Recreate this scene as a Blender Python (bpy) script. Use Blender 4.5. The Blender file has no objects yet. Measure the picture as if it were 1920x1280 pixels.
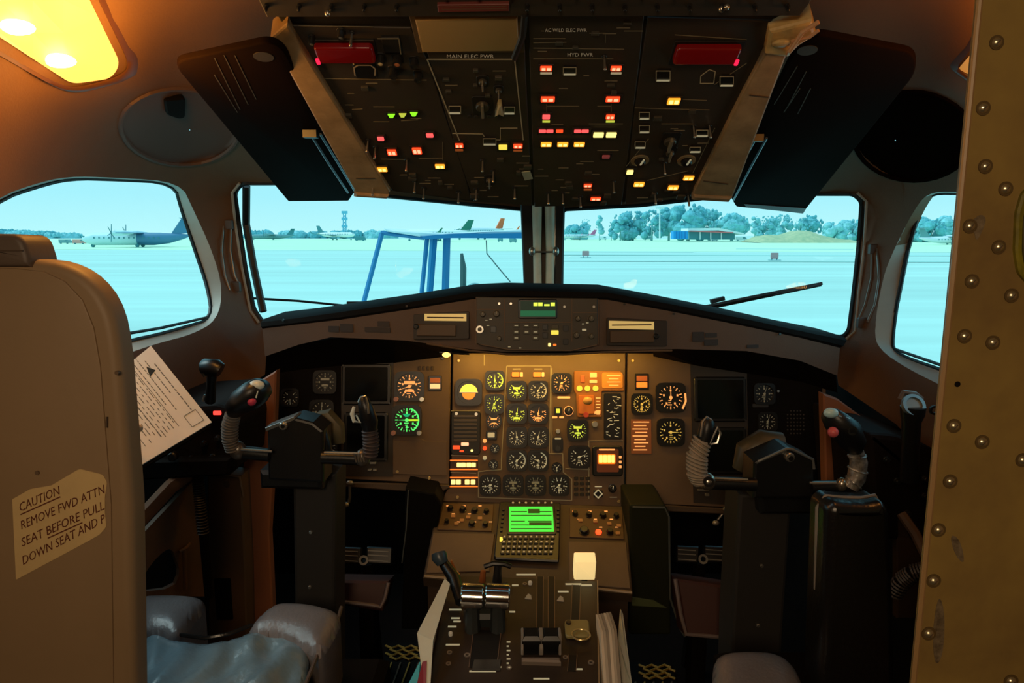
import bpy, bmesh, math, random
import numpy as np
from mathutils import Vector, Matrix
random.seed(7)
PI = math.pi
SC = bpy.context.scene
COL = SC.collection
# ------------------------------------------------------------------ camera, world, sun, exposure
FPX = 1300.0
TH = math.radians(8.75)
ZC = 1.40
CT, ST = math.cos(TH), math.sin(TH)
cam_d = bpy.data.cameras.new('camera'); cam = bpy.data.objects.new('camera', cam_d); COL.objects.link(cam)
cam_d.sensor_width = 36.0; cam_d.lens = 36.0*FPX/1920.0; cam_d.clip_start = 0.02; cam_d.clip_end = 3000
cam.location = (0, 0, ZC); cam.rotation_euler = (PI/2-TH, 0, 0)
SC.camera = cam
SC.view_settings.view_transform = 'Standard'; SC.view_settings.look = 'None'
SC.view_settings.gamma = 1.0; SC.view_settings.use_curve_mapping = False
SC.view_settings.exposure = 0.0

W = bpy.data.worlds.new('sky'); SC.world = W; W.use_nodes = True
nt = W.node_tree; nt.nodes.clear()
wo = nt.nodes.new('ShaderNodeOutputWorld'); bg = nt.nodes.new('ShaderNodeBackground')
tc = nt.nodes.new('ShaderNodeTexCoord'); sep = nt.nodes.new('ShaderNodeSeparateXYZ'); cr = nt.nodes.new('ShaderNodeValToRGB')
nz = nt.nodes.new('ShaderNodeTexNoise'); nz.inputs['Scale'].default_value = 3.0; nz.inputs['Detail'].default_value = 4
mx = nt.nodes.new('ShaderNodeMixRGB'); mx.inputs[0].default_value = 0.08; mx.blend_type = 'OVERLAY'
nt.links.new(tc.outputs['Generated'], sep.inputs[0]); nt.links.new(sep.outputs['Z'], cr.inputs[0])
e = cr.color_ramp.elements
e[0].position = 0.0; e[0].color = (0.50, 0.97, 1.0, 1)
e[1].position = 0.25; e[1].color = (0.29, 0.84, 1.0, 1)
e2 = e.new(0.05); e2.color = (0.40, 0.90, 1.0, 1)
e3 = e.new(1.0); e3.color = (0.32, 0.72, 0.95, 1)
nt.links.new(tc.outputs['Generated'], nz.inputs['Vector'])
nt.links.new(cr.outputs[0], mx.inputs[1]); nt.links.new(nz.outputs['Fac'], mx.inputs[2])
nt.links.new(mx.outputs[0], bg.inputs[0]); bg.inputs[1].default_value = 1.0
nt.links.new(bg.outputs[0], wo.inputs[0])

def light(kind, name, loc, power, color, **k):
    d = bpy.data.lights.new(name, kind); d.energy = power; d.color = color
    for a, b in k.items():
        if a not in ('rot', 'aim'): setattr(d, a, b)
    o = bpy.data.objects.new(name, d); COL.objects.link(o); o.location = loc
    if 'rot' in k: o.rotation_euler = k['rot']
    if 'aim' in k:
        v = Vector(k['aim'])-Vector(loc); o.rotation_euler = v.to_track_quat('-Z', 'Y').to_euler()
    return o
light('SUN', 'overcast_sun', (-20, 3, 20), 2.0, (0.80, 1.0, 0.98), angle=math.radians(40), aim=(-3.5, 0.5, 1.5))
# vestibule lamp behind the camera (warm cabin light)
light('AREA', 'vestibule_light', (-0.25, -0.75, ZC+0.40), 15.0, (1.0, 0.72, 0.44), size=0.5, aim=(0.1, 0.9, ZC-0.55))
# ------------------------------------------------------------------ helpers
def srgb(r, g, b):
    f = lambda c: (c/255/12.92) if c/255 <= 0.04045 else ((c/255+0.055)/1.055)**2.4
    return (f(r), f(g), f(b))
MATS = {}
def mat(name, rgb, rough=0.6, metal=0.0, emit=0.0, ecol=None, nscale=0, namt=0.25, bump=0.0, bscale=60, spec=0.5, dirt=None, coat=0, stretch=None):
    if name in MATS: return MATS[name]
    m = bpy.data.materials.new(name); m.use_nodes = True
    t = m.node_tree; b = t.nodes['Principled BSDF']
    c = srgb(*rgb)+(1,)
    b.inputs['Base Color'].default_value = c; b.inputs['Roughness'].default_value = rough
    b.inputs['Metallic'].default_value = metal; b.inputs['Specular IOR Level'].default_value = spec
    if coat: b.inputs['Coat Weight'].default_value = coat
    if emit:
        b.inputs['Emission Color'].default_value = srgb(*(ecol or rgb))+(1,); b.inputs['Emission Strength'].default_value = emit
    if nscale or bump:
        g = t.nodes.new('ShaderNodeTexCoord'); src = g.outputs['Object']
        if stretch:
            mp = t.nodes.new('ShaderNodeMapping'); mp.inputs['Scale'].default_value = stretch
            t.links.new(src, mp.inputs['Vector']); src = mp.outputs[0]
    if nscale:
        n = t.nodes.new('ShaderNodeTexNoise'); n.inputs['Scale'].default_value = nscale; n.inputs['Detail'].default_value = 6
        n.inputs['Roughness'].default_value = 0.65
        t.links.new(src, n.inputs['Vector'])
        r = t.nodes.new('ShaderNodeValToRGB'); r.color_ramp.elements[0].position = 0.3; r.color_ramp.elements[1].position = 0.7
        lo = tuple(x*(1-namt) for x in c[:3]); hi = tuple(min(1, x*(1+namt)) for x in c[:3])
        if dirt: lo = srgb(*dirt)
        r.color_ramp.elements[0].color = lo+(1,); r.color_ramp.elements[1].color = hi+(1,)
        t.links.new(n.outputs['Fac'], r.inputs[0]); t.links.new(r.outputs[0], b.inputs['Base Color'])
    if bump:
        n2 = t.nodes.new('ShaderNodeTexNoise'); n2.inputs['Scale'].default_value = bscale; n2.inputs['Detail'].default_value = 3
        t.links.new(src, n2.inputs['Vector'])
        bp = t.nodes.new('ShaderNodeBump'); bp.inputs['Strength'].default_value = bump; bp.inputs['Distance'].default_value = 0.002
        t.links.new(n2.outputs['Fac'], bp.inputs['Height']); t.links.new(bp.outputs[0], b.inputs['Normal'])
    MATS[name] = m
    return m
def glassmat(name, tint=(1, 1, 1), ref=0.04):
    m = bpy.data.materials.new(name); m.use_nodes = True; t = m.node_tree; t.nodes.clear()
    o = t.nodes.new('ShaderNodeOutputMaterial'); a = t.nodes.new('ShaderNodeBsdfTransparent'); g = t.nodes.new('ShaderNodeBsdfGlossy')
    mxs = t.nodes.new('ShaderNodeMixShader'); a.inputs[0].default_value = tint+(1,); g.inputs['Roughness'].default_value = 0.02
    mxs.inputs[0].default_value = ref
    t.links.new(a.outputs[0], mxs.inputs[1]); t.links.new(g.outputs[0], mxs.inputs[2]); t.links.new(mxs.outputs[0], o.inputs[0])
    return m

def ray(px, py):
    u = (px-960)/FPX; v = (640-py)/FPX
    return Vector((u, CT+v*ST, -ST+v*CT))
def P(px, py, Y):
    d = ray(px, py); return Vector((0, 0, ZC))+d*(Y/d.y)
def PZ(px, py, z):
    d = ray(px, py); return Vector((0, 0, ZC))+d*((z-ZC)/d.z)
class Fr:
    """a flat working plane: origin, right axis, up axis, normal (towards the viewer)"""
    def __init__(s, p0, p1, p2):      # p0 origin, p1 gives right, p2 gives up
        s.o = Vector(p0); s.ex = (Vector(p1)-s.o).normalized(); up = Vector(p2)-s.o
        s.ey = (up-s.ex*up.dot(s.ex)).normalized(); s.n = s.ex.cross(s.ey).normalized()
    def loc(s, px, py):
        d = ray(px, py); c = Vector((0, 0, ZC)); t = (s.o-c).dot(s.n)/d.dot(s.n); q = c+d*t-s.o
        return (q.dot(s.ex), q.dot(s.ey))
    def m(s, px, py, d):
        a = s.loc(px-d/2, py); b = s.loc(px+d/2, py); return math.hypot(a[0]-b[0], a[1]-b[1])
    def mv(s, px, py, d):
        a = s.loc(px, py-d/2); b = s.loc(px, py+d/2); return math.hypot(a[0]-b[0], a[1]-b[1])
    def w(s, a, b, z=0): return s.o+s.ex*a+s.ey*b+s.n*z
    def wp(s, px, py, z=0): a, b = s.loc(px, py); return s.w(a, b, z)
def vframe(px, py, Y, tilt=0.0, yaw=0.0):
    o = P(px, py, Y); R = Matrix.Rotation(yaw, 3, 'Z')
    ex = R @ Vector((1, 0, 0)); ey = R @ Vector((0, math.sin(tilt), math.cos(tilt)))
    return Fr(o, o+ex, o+ey)

def area2(p): return sum(p[i][0]*p[(i+1) % len(p)][1]-p[(i+1) % len(p)][0]*p[i][1] for i in range(len(p)))/2
def inset(poly, d):
    n = len(poly); out = []
    for i in range(n):
        x0, y0 = poly[i-1]; x1, y1 = poly[i]; x2, y2 = poly[(i+1) % n]
        ax, ay = x1-x0, y1-y0; bx, by = x2-x1, y2-y1
        la = math.hypot(ax, ay) or 1e-9; lb = math.hypot(bx, by) or 1e-9
        nx, ny = -ay/la-by/lb, ax/la+bx/lb; l = math.hypot(nx, ny) or 1e-9
        nx /= l; ny /= l
        c = max(0.35, nx*(-ay/la)+ny*(ax/la))
        out.append((x1+nx*d/c, y1+ny*d/c))
    return out
def rrect(cx, cy, w, h, r=0, seg=4, rot=0):
    r = min(r, w/2*0.99, h/2*0.99); pts = []
    if r <= 0: pts = [(-w/2, -h/2), (w/2, -h/2), (w/2, h/2), (-w/2, h/2)]
    else:
        for k, (sx, sy) in enumerate(((1, -1), (1, 1), (-1, 1), (-1, -1))):
            for i in range(seg+1):
                a = -PI/2+k*PI/2+i*PI/2/seg
                pts.append((sx*(w/2-r)+r*math.cos(a), sy*(h/2-r)+r*math.sin(a)))
    c, s_ = math.cos(rot), math.sin(rot)
    return [(cx+x*c-y*s_, cy+x*s_+y*c) for x, y in pts]
def circ(cx, cy, r, n=24, ry=None): return [(cx+r*math.cos(2*PI*i/n), cy+(ry or r)*math.sin(2*PI*i/n)) for i in range(n)]
def smoothpoly(pts, it=2):
    for _ in range(it):
        o = []
        for i in range(len(pts)):
            a = pts[i]; b = pts[(i+1) % len(pts)]
            o.append(tuple(a[k]*.75+b[k]*.25 for k in range(len(a)))); o.append(tuple(a[k]*.25+b[k]*.75 for k in range(len(a))))
        pts = o
    return pts
def roundpoly(pts, r):
    """round every corner of a px polygon with radius-like r (or per-corner list)"""
    out = []; n = len(pts)
    for i in range(n):
        p0, p1, p2 = pts[i-1], pts[i], pts[(i+1) % n]; rr = r[i] if isinstance(r, (list, tuple)) else r
        if rr <= 0: out.append(p1); continue
        a = Vector(p0)-Vector(p1); b = Vector(p2)-Vector(p1); q = Vector(p1)
        A = q+a.normalized()*min(rr, a.length*.49); B = q+b.normalized()*min(rr, b.length*.49)
        for k in range(6):
            t = k/5; v = A*(1-t)**2+q*2*t*(1-t)+B*t*t; out.append((v.x, v.y))
    return out
class MB:
    def __init__(s): s.v = []; s.f = []; s.mi = []; s.cm = 0
    def add(s, vs, fs):
        b = len(s.v); s.v += [Vector(x) for x in vs]
        for f in fs: s.f.append([b+i for i in f]); s.mi.append(s.cm)
        return s
    def prism(s, F, poly, z0, z1, bev=0, steps=1, back=True):
        if area2(poly) < 0: poly = poly[::-1]
        n = len(poly); rings = [[F.w(a, b, z0) for a, b in poly]]
        if bev > 0:
            for k in range(steps+1):
                t = k/steps*PI/2; rings.append([F.w(a, b, z1-bev+bev*math.sin(t)) for a, b in (inset(poly, bev*(1-math.cos(t))) if k else poly)])
        else: rings.append([F.w(a, b, z1) for a, b in poly])
        vs = [p for r in rings for p in r]; fs = []
        for k in range(len(rings)-1):
            for i in range(n): fs.append((k*n+i, k*n+(i+1) % n, (k+1)*n+(i+1) % n, (k+1)*n+i))
        fs.append(tuple((len(rings)-1)*n+i for i in range(n)))
        if back: fs.append(tuple(range(n))[::-1])
        return s.add(vs, fs)
    def pxprism(s, F, pxpoly, z0, z1, bev=0, steps=1): return s.prism(F, [F.loc(*p) for p in pxpoly], z0, z1, bev, steps)
    def rr(s, F, x0, y0, x1, y1, z0, z1, r=0, bev=0, steps=1):   # px rectangle turned into a true rectangle on the plane
        cx, cy = (x0+x1)/2, (y0+y1)/2; a, b = F.loc(cx, cy); w = F.m(cx, cy, abs(x1-x0)); h = F.mv(cx, cy, abs(y1-y0))
        return s.prism(F, rrect(a, b, w, h, r*w/abs(x1-x0)), z0, z1, bev, steps)
    def cyl(s, F, px, py, rpx, z0, z1, n=24, bev=0, steps=1):
        a, b = F.loc(px, py); r = F.m(px, py, 2*rpx)/2; return s.prism(F, circ(a, b, r, n), z0, z1, bev, steps)
    def ring(s, F, px, py, r0px, r1px, z0, z1, n=28, sq=False):
        a, b = F.loc(px, py); k = F.m(px, py, 2)/2; r0, r1 = r0px*k, r1px*k
        inn = circ(a, b, r0, n); out = circ(a, b, r1, n)
        if sq:
            out = []
            for i in range(n):
                t = 2*PI*i/n; c, sn = math.cos(t), math.sin(t); q = (abs(c)**6+abs(sn)**6)**(-1/6); out.append((a+r1*q*c, b+r1*q*sn))
        vs = [F.w(x, y, z0) for x, y in out]+[F.w(x, y, z1) for x, y in out]+[F.w(x, y, z1) for x, y in inn]+[F.w(x, y, z0) for x, y in inn]
        fs = []
        for i in range(n):
            j = (i+1) % n
            for q in range(3): fs.append((q*n+i, q*n+j, (q+1)*n+j, (q+1)*n+i))
        return s.add(vs, fs)
    def bar(s, F, ax, ay, bx, by, wpx, z0, z1):     # thin bar between two px points
        A = Vector(F.loc(ax, ay)); B = Vector(F.loc(bx, by)); d = B-A
        if d.length < 1e-7: return s
        w = F.m((ax+bx)/2, (ay+by)/2, wpx)/2; n = Vector((-d.y, d.x)).normalized()*w
        return s.prism(F, [tuple(A+n), tuple(A-n), tuple(B-n), tuple(B+n)], z0, z1)
    def lbar(s, F, A, B, w, z0, z1):
        A = Vector(A); B = Vector(B); d = B-A; n = Vector((-d.y, d.x)).normalized()*w/2
        return s.prism(F, [tuple(A+n), tuple(A-n), tuple(B-n), tuple(B+n)], z0, z1)
    def tube(s, pts, r, n=10, cap=True, flat=1.0):
        pts = [Vector(p) for p in pts]; m = len(pts); rs = r if isinstance(r, (list, tuple)) else [r]*m
        up = None; vs = []
        for i, p in enumerate(pts):
            t = ((pts[i+1] if i < m-1 else p)-(pts[i-1] if i else p)).normalized()
            if up is None:
                up = Vector((0, 0, 1)) if abs(t.z) < .9 else Vector((1, 0, 0))
            x = t.cross(up).normalized(); up = x.cross(t).normalized()
            for k in range(n):
                a = 2*PI*k/n; vs.append(p+x*rs[i]*math.cos(a)+up*rs[i]*flat*math.sin(a))
        fs = []
        for i in range(m-1):
            for k in range(n): fs.append((i*n+k, i*n+(k+1) % n, (i+1)*n+(k+1) % n, (i+1)*n+k))
        if cap: fs.append(tuple(range(n))[::-1]); fs.append(tuple((m-1)*n+k for k in range(n)))
        return s.add(vs, fs)
    def box(s, c, sz, rot=None, bev=0):
        c = Vector(c); R = rot or Matrix.Identity(3)
        F = Fr(c, c+R@Vector((1, 0, 0)), c+R@Vector((0, 1, 0)))
        return s.prism(F, rrect(0, 0, sz[0], sz[1]), -sz[2]/2, sz[2]/2, bev)
    def ball(s, c, r, n=12, m=8, sc=(1, 1, 1), rot=None, fn=None):
        c = Vector(c); vs = []; R = rot or Matrix.Identity(3)
        for i in range(m+1):
            a = PI*i/m
            for k in range(n):
                b = 2*PI*k/n; d = Vector((math.sin(a)*math.cos(b), math.sin(a)*math.sin(b), math.cos(a))); q = r*(fn(d) if fn else 1)
                vs.append(c+R@Vector((d.x*sc[0]*q, d.y*sc[1]*q, d.z*sc[2]*q)))
        fs = [(i*n+k, (i+1)*n+k, (i+1)*n+(k+1) % n, i*n+(k+1) % n) for i in range(m) for k in range(n)]
        return s.add(vs, fs)
    def lathe(s, F, px, py, prof, n=24):            # prof: [(radius m, z m)]
        a, b = F.loc(px, py); vs = []
        for r, z in prof:
            for k in range(n): t = 2*PI*k/n; vs.append(F.w(a+r*math.cos(t), b+r*math.sin(t), z))
        fs = [(i*n+k, i*n+(k+1) % n, (i+1)*n+(k+1) % n, (i+1)*n+k) for i in range(len(prof)-1) for k in range(n)]
        fs.append(tuple((len(prof)-1)*n+k for k in range(n)))
        return s.add(vs, fs)
    def build(s, name, m, parent=None, smooth=False, bevel=0, **tags):
        me = bpy.data.meshes.new(name)
        o = bpy.data.objects.new(name, me); COL.objects.link(o)
        off = Vector((0, 0, 0))
        if parent is not None:
            off = Vector(parent['_o']); o.parent = parent; o['_o'] = tuple(off)
        else:
            xs = [v.x for v in s.v]; ys = [v.y for v in s.v]; zs = [v.z for v in s.v]
            off = Vector(((min(xs)+max(xs))/2, (min(ys)+max(ys))/2, min(zs))); o.location = off; o['_o'] = tuple(off)
        me.from_pydata([tuple(v-off) for v in s.v], [], s.f)
        for mm in (m if isinstance(m, (list, tuple)) else [m]): me.materials.append(mm)
        if any(s.mi): me.polygons.foreach_set('material_index', s.mi)
        bm = bmesh.new(); bm.from_mesh(me); bmesh.ops.remove_doubles(bm, verts=bm.verts, dist=1e-6)
        bmesh.ops.recalc_face_normals(bm, faces=bm.faces); bm.to_mesh(me); bm.free()
        if smooth:
            me.shade_smooth()
            try: me.set_sharp_from_angle(angle=math.radians(smooth if smooth > 1 else 40))
            except Exception: pass
        if bevel:
            md = o.modifiers.new('bevel', 'BEVEL'); md.width = bevel; md.segments = 2; md.limit_method = 'ANGLE'
        for k, v in tags.items(): o[k] = v
        return o
def thing(name, loc, label, category, group=None):
    o = bpy.data.objects.new(name, None); COL.objects.link(o); o.location = loc; o['_o'] = tuple(loc); o.empty_display_size = 0.05
    if label: o['label'] = label; o['category'] = category
    if group: o['group'] = group
    return o
def struct(o): o['kind'] = 'structure'; return o
def copytree(o, loc, label=None, parent=None, rotz=0, scale=None):
    c = o.copy(); COL.objects.link(c)
    if parent is None:
        c.location = loc; c.rotation_euler = (0, 0, rotz)
        if scale: c.scale = scale
        if label: c['label'] = label
    else: c.parent = parent
    for ch in list(o.children): copytree(ch, None, None, c)
    return c
def patch(outer, holes, step, surf):
    """px polygon with holes -> fine triangles lying on surf(px,py)"""
    bm = bmesh.new(); es = []
    for lp in [outer]+holes:
        vs = [bm.verts.new((x, y, 0)) for x, y in lp]
        for i in range(len(vs)): es.append(bm.edges.new((vs[i], vs[(i+1) % len(vs)])))
    bmesh.ops.triangle_fill(bm, use_beauty=True, use_dissolve=False, edges=es, normal=(0, 0, 1))
    xs = [p[0] for p in outer]; ys = [p[1] for p in outer]
    for ax, lo, hi in ((0, min(xs), max(xs)), (1, min(ys), max(ys))):
        k = lo+step
        while k < hi:
            co = (k, 0, 0) if ax == 0 else (0, k, 0); no = (1, 0, 0) if ax == 0 else (0, 1, 0)
            bmesh.ops.bisect_plane(bm, geom=bm.verts[:]+bm.edges[:]+bm.faces[:], plane_co=co, plane_no=no, dist=1e-4); k += step
    bm.verts.index_update()
    V = [surf(v.co.x, v.co.y) for v in bm.verts]; Fc = [[v.index for v in f.verts] for f in bm.faces]
    bm.free(); return V, Fc
def tps(pts):
    p = np.array([[a/1000, b/1000] for a, b, c in pts]); y = np.array([c for a, b, c in pts]); n = len(p)
    def phi(r): return np.where(r > 1e-9, r*r*np.log(np.maximum(r, 1e-9)), 0)
    K = phi(np.linalg.norm(p[:, None]-p[None], axis=2)); Q = np.hstack([np.ones((n, 1)), p])
    A = np.zeros((n+3, n+3)); A[:n, :n] = K+np.eye(n)*1e-4; A[:n, n:] = Q; A[n:, :n] = Q.T
    w = np.linalg.solve(A, np.concatenate([y, np.zeros(3)]))
    def f(x, yy):
        q = np.array([x/1000, yy/1000]); r = np.linalg.norm(p-q, axis=1)
        return float(phi(r)@w[:n]+w[n]+w[n+1]*q[0]+w[n+2]*q[1])
    return f
def textpx(s, F, A, B, up, z0, z1):
    """words as mesh, laid between the px points A and B on plane F, letter height px 'up'"""
    cu = bpy.data.curves.new('tx', 'FONT'); cu.body = s; cu.extrude = 0; cu.resolution_u = 2
    o = bpy.data.objects.new('tx', cu); COL.objects.link(o)
    dg = bpy.context.evaluated_depsgraph_get(); me = bpy.data.meshes.new_from_object(o.evaluated_get(dg))
    vs = [v.co.copy() for v in me.vertices]; fs = [list(p.vertices) for p in me.polygons]
    bpy.data.objects.remove(o); bpy.data.curves.remove(cu); bpy.data.meshes.remove(me)
    x0 = min(v.x for v in vs); x1 = max(v.x for v in vs); out = []
    A = Vector(A); B = Vector(B); U = Vector(up)
    for v in vs:
        q = A+(B-A)*((v.x-x0)/(x1-x0))+U*(v.y/0.72); out.append(F.wp(q.x, q.y, z1))
    return out, fs
# ------------------------------------------------------------------ materials
M_liner = mat('liner_grey_brown', (114, 80, 52), 0.75, nscale=3, namt=0.10, bump=0.25, bscale=220)
M_ledge = mat('ledge_brown', (104, 66, 50), 0.7, nscale=5, namt=0.1, bump=0.2, bscale=200)
M_black = mat('matt_black', (15, 11, 9), 0.75, spec=0.1)
M_blk2 = mat('satin_black', (20, 20, 21), 0.35)
M_rubber = mat('rubber_gasket', (16, 20, 22), 0.55)
M_panel = mat('panel_brown_grey', (98, 78, 58), 0.6, nscale=9, namt=0.12)
M_panel2 = mat('panel_seam_brown', (70, 55, 40), 0.6)
M_over = mat('overhead_dark', (50, 44, 36), 0.5, nscale=8, namt=0.15)
M_overd = mat('overhead_recess', (22, 20, 17), 0.5)
M_beige = mat('beige_frame', (150, 126, 92), 0.5, nscale=12, namt=0.2, dirt=(112, 92, 62))
M_metal = mat('bare_metal', (190, 188, 180), 0.3, metal=0.9)
M_chrome = mat('chrome', (225, 225, 222), 0.12, metal=1.0)
M_dmetal = mat('dark_metal', (70, 70, 70), 0.35, metal=0.8)
M_line = mat('engraved_line', (150, 140, 112), 0.6, emit=0.03, ecol=(190, 175, 130))
M_white = mat('white_print', (205, 200, 185), 0.6, emit=0.05, ecol=(220, 210, 180))
M_sill = mat('window_reveal_grey', (168, 165, 155), 0.6, nscale=6, namt=0.08)
M_post = mat('post_white_tube', (236, 240, 218), 0.45, nscale=20, namt=0.1)
M_glass = glassmat('window_glass', (0.97, 1, 1), 0.01)
M_console = mat('console_black', (22, 15, 12), 0.7, spec=.15, nscale=14, namt=0.3)
M_wallbrown = mat('side_wall_red_brown', (136, 84, 54), 0.6, nscale=6, namt=0.12, stretch=(4, 4, .6))
M_floor = mat('floor_black', (18, 9, 5), 0.85, spec=.1, nscale=30, namt=0.3)
M_bulk = mat('bulkhead_olive_brown', (150, 126, 64), 0.42, nscale=3.0, namt=0.12, dirt=(108, 84, 52), bump=0.12, bscale=25)
M_shell = mat('seat_shell_tan', (138, 114, 84), 0.55, nscale=2.5, namt=0.08, bump=0.1, bscale=90)
M_leather = mat('leather_blue_black', (100, 122, 134), 0.26, nscale=9, namt=0.15, bump=0.35, bscale=140, spec=0.6)
M_leatherg = mat('leather_grey', (108, 104, 106), 0.32, nscale=9, namt=0.12, bump=0.35, bscale=140)
M_leatherb = mat('leather_black', (20, 18, 17), 0.28, bump=0.3, bscale=140)
M_visor = mat('visor_smoke', (24, 14, 8), 0.8, nscale=3, namt=0.2, spec=0.02)
M_sock = mat('screen_black', (7, 8, 9), 0.12)
def lit(n, rgb, e): return mat(n, rgb, 0.5, emit=e)
M_red = lit('lit_red', (255, 70, 30), 1.3); M_redw = lit('lit_red_core', (255, 170, 130), 1.5)
M_amber = lit('lit_amber', (255, 160, 40), 1.3); M_amberw = lit('lit_amber_core', (255, 225, 130), 1.5)
M_pink = lit('lit_pink_red', (255, 90, 90), 1.1)
M_green = lit('lit_green', (140, 240, 40), 1.0); M_yel = lit('lit_yellow', (235, 215, 80), 1.0)
M_org = lit('lit_orange_text', (255, 130, 45), 0.8)
M_g_y = lit('dial_yellow', (225, 190, 90), 0.55); M_g_w = lit('dial_white', (200, 195, 160), 0.30)
M_g_g = lit('dial_green', (90, 255, 120), 0.9); M_g_o = lit('dial_orange', (255, 175, 100), 0.7)
M_g_yg = lit('dial_yellow_green', (200, 220, 80), 0.65); M_g_d = lit('dial_dim', (150, 145, 120), 0.10)
M_face = mat('dial_black', (10, 9, 8), 0.4)

# ------------------------------------------------------------------ cockpit shell
LP = [(985, 385, 2.60), (985, 545, 2.62), (700, 370, 2.42), (700, 560, 2.43), (450, 345, 2.20), (478, 590, 2.22), (340, 340, 2.02), (410, 600, 2.02), (330, 640, 1.78), (250, 680, 1.52),
      (0, 365, 1.26), (125, 330, 1.50), (0, 640, 1.22), (-160, 660, 1.02), (540, 0, 1.45), (540, 200, 1.9), (330, 110, 1.5), (0, 0, 1.12), (200, 0, 1.22), (250, 160, 1.42),
      (240, 250, 1.62), (0, 200, 1.17), (500, 330, 2.18), (450, 250, 1.88), (-160, 0, 1.0), (-160, 330, 1.02), (-160, -200, 0.9), (540, -200, 1.16), (1000, 200, 2.0), (1000, -200, 1.2), (420, 740, 1.98), (500, 700, 2.08), (250, 800, 1.50), (-100, 860, 1.1)]
fL = tps(LP)
def mirx(x): return 2030-x
RP = [(mirx(x), y+ (8 if 300 < y < 620 and x < 700 else 20 if y >= 620 else 0), Y) for x, y, Y in LP]
RP = [(x, y, Y) for x, y, Y in RP]
fR = tps(RP)
sL = lambda x, y: P(x, y, fL(x, y)); sR = lambda x, y: P(x, y, fR(x, y))
# window outlines (liner opening / glass outline), same number of points each
WL1 = [(-150, 470), (0, 368), (60, 346), (125, 330), (220, 333), (338, 341), (362, 392), (398, 470), (418, 540), (408, 600), (360, 627), (300, 642), (240, 662), (100, 708), (-150, 770)]
WL1g = [(-150, 472), (0, 371), (62, 350), (128, 333), (220, 336), (327, 342), (340, 392), (366, 470), (390, 540), (398, 598), (352, 612), (296, 628), (240, 640), (100, 680), (-150, 740)]
WL2 = [(452, 342), (560, 342), (720, 366), (880, 382), (984, 392), (988, 470), (992, 549), (885, 551), (760, 575), (620, 592), (492, 606), (474, 580), (458, 500), (446, 420), (438, 360)]
WR2 = [(1055, 392), (1200, 384), (1360, 366), (1480, 362), (1602, 362), (1618, 376), (1612, 460), (1604, 540), (1594, 622), (1580, 634), (1480, 618), (1320, 585), (1145, 551), (1052, 548), (1053, 470)]
WR1 = [(1738, 361), (1790, 358), (1900, 370), (2060, 420), (2140, 520), (2140, 900), (1960, 815), (1860, 770), (1764, 722), (1700, 690), (1648, 655), (1638, 620), (1655, 520), (1675, 470), (1710, 400)]
WR1g = [(1738, 364), (1790, 361), (1900, 374), (2060, 424), (2140, 520), (2140, 850), (1960, 770), (1860, 730), (1766, 693), (1714, 676), (1678, 660), (1672, 640), (1690, 520), (1700, 470), (1722, 410)]
WL1, WL1g, WR1, WR1g = (smoothpoly(q, 2) for q in (WL1, WL1g, WR1, WR1g))
WL2 = roundpoly(WL2, 9); WR2 = roundpoly(WR2, 9)
def ell(cx, cy, rx, ry, n=32, rot=0): return [(cx+rx*math.cos(2*PI*i/n)*math.cos(rot)-ry*math.sin(2*PI*i/n)*math.sin(rot), cy+rx*math.cos(2*PI*i/n)*math.sin(rot)+ry*math.sin(2*PI*i/n)*math.cos(rot)) for i in range(n)]
DL = ell(338, 238, 112, 71, rot=0.05); DR = ell(1712, 255, 112, 84)
outL = [(-200, -230), (1015, -230), (1015, 600), (500, 612), (500, 700), (430, 745), (345, 755), (250, 800), (-200, 870)]
outR = [(1015, -230), (2240, -230), (2240, 1000), (1960, 960), (1760, 880), (1680, 795), (1572, 722), (1560, 640), (1015, 600)]
def shell(name, out, holes, sf, m=M_liner):
    V, Fc = patch(out, holes, 40, sf); mb = MB(); mb.add(V, Fc)
    o = mb.build(name, m, smooth=60); struct(o)
    # normals must look at the viewer; thickness goes outwards
    me = o.data
    n = sum((p.normal*p.area for p in me.polygons), Vector()); c = sum((p.center for p in me.polygons), Vector())/len(me.polygons)+o.location
    if n.dot(Vector((0, 0, ZC))-c) < 0: me.flip_normals()
    md = o.modifiers.new('thickness', 'SOLIDIFY'); md.thickness = 0.035; md.offset = -1
    es = o.modifiers.new('edges', 'EDGE_SPLIT'); es.split_angle = math.radians(45)
    return o
shell('wall_left', outL, [WL1, WL2, DL], sL)
shell('wall_right', outR, [WR2, WR1, DR], sR)
def bandring(A, B, sa, sb):
    mb = MB(); n = len(A); V = [sa(*p) for p in A]+[sb(*p) for p in B]
    mb.add(V, [(i, (i+1) % n, n+(i+1) % n, n+i) for i in range(n)]); return mb
def off(sf, d): return lambda x, y: sf(x, y)+Vector((0, d, 0))
def cutoff(sf, dx, dy): return lambda x, y: sf(x, y)+Vector((dx, dy, 0))
def roof_px(lp, r=8): return roundpoly(lp, r)
def pane_of(loop, sf, name, parent, m=M_glass):
    V, Fc = patch(loop, [], 60, sf); mb = MB(); mb.add(V, Fc); return mb.build(name, m, parent)
def loopbar(loop, sf, r, n=6):
    pts = [sf(*p) for p in loop]; pts.append(pts[0]); mb = MB(); mb.tube(pts, r, n, cap=False); return mb
sLg = lambda x, y: P(x, y, fL(x, y)+.06); sRg = lambda x, y: P(x, y, fR(x, y)+.06)
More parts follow.
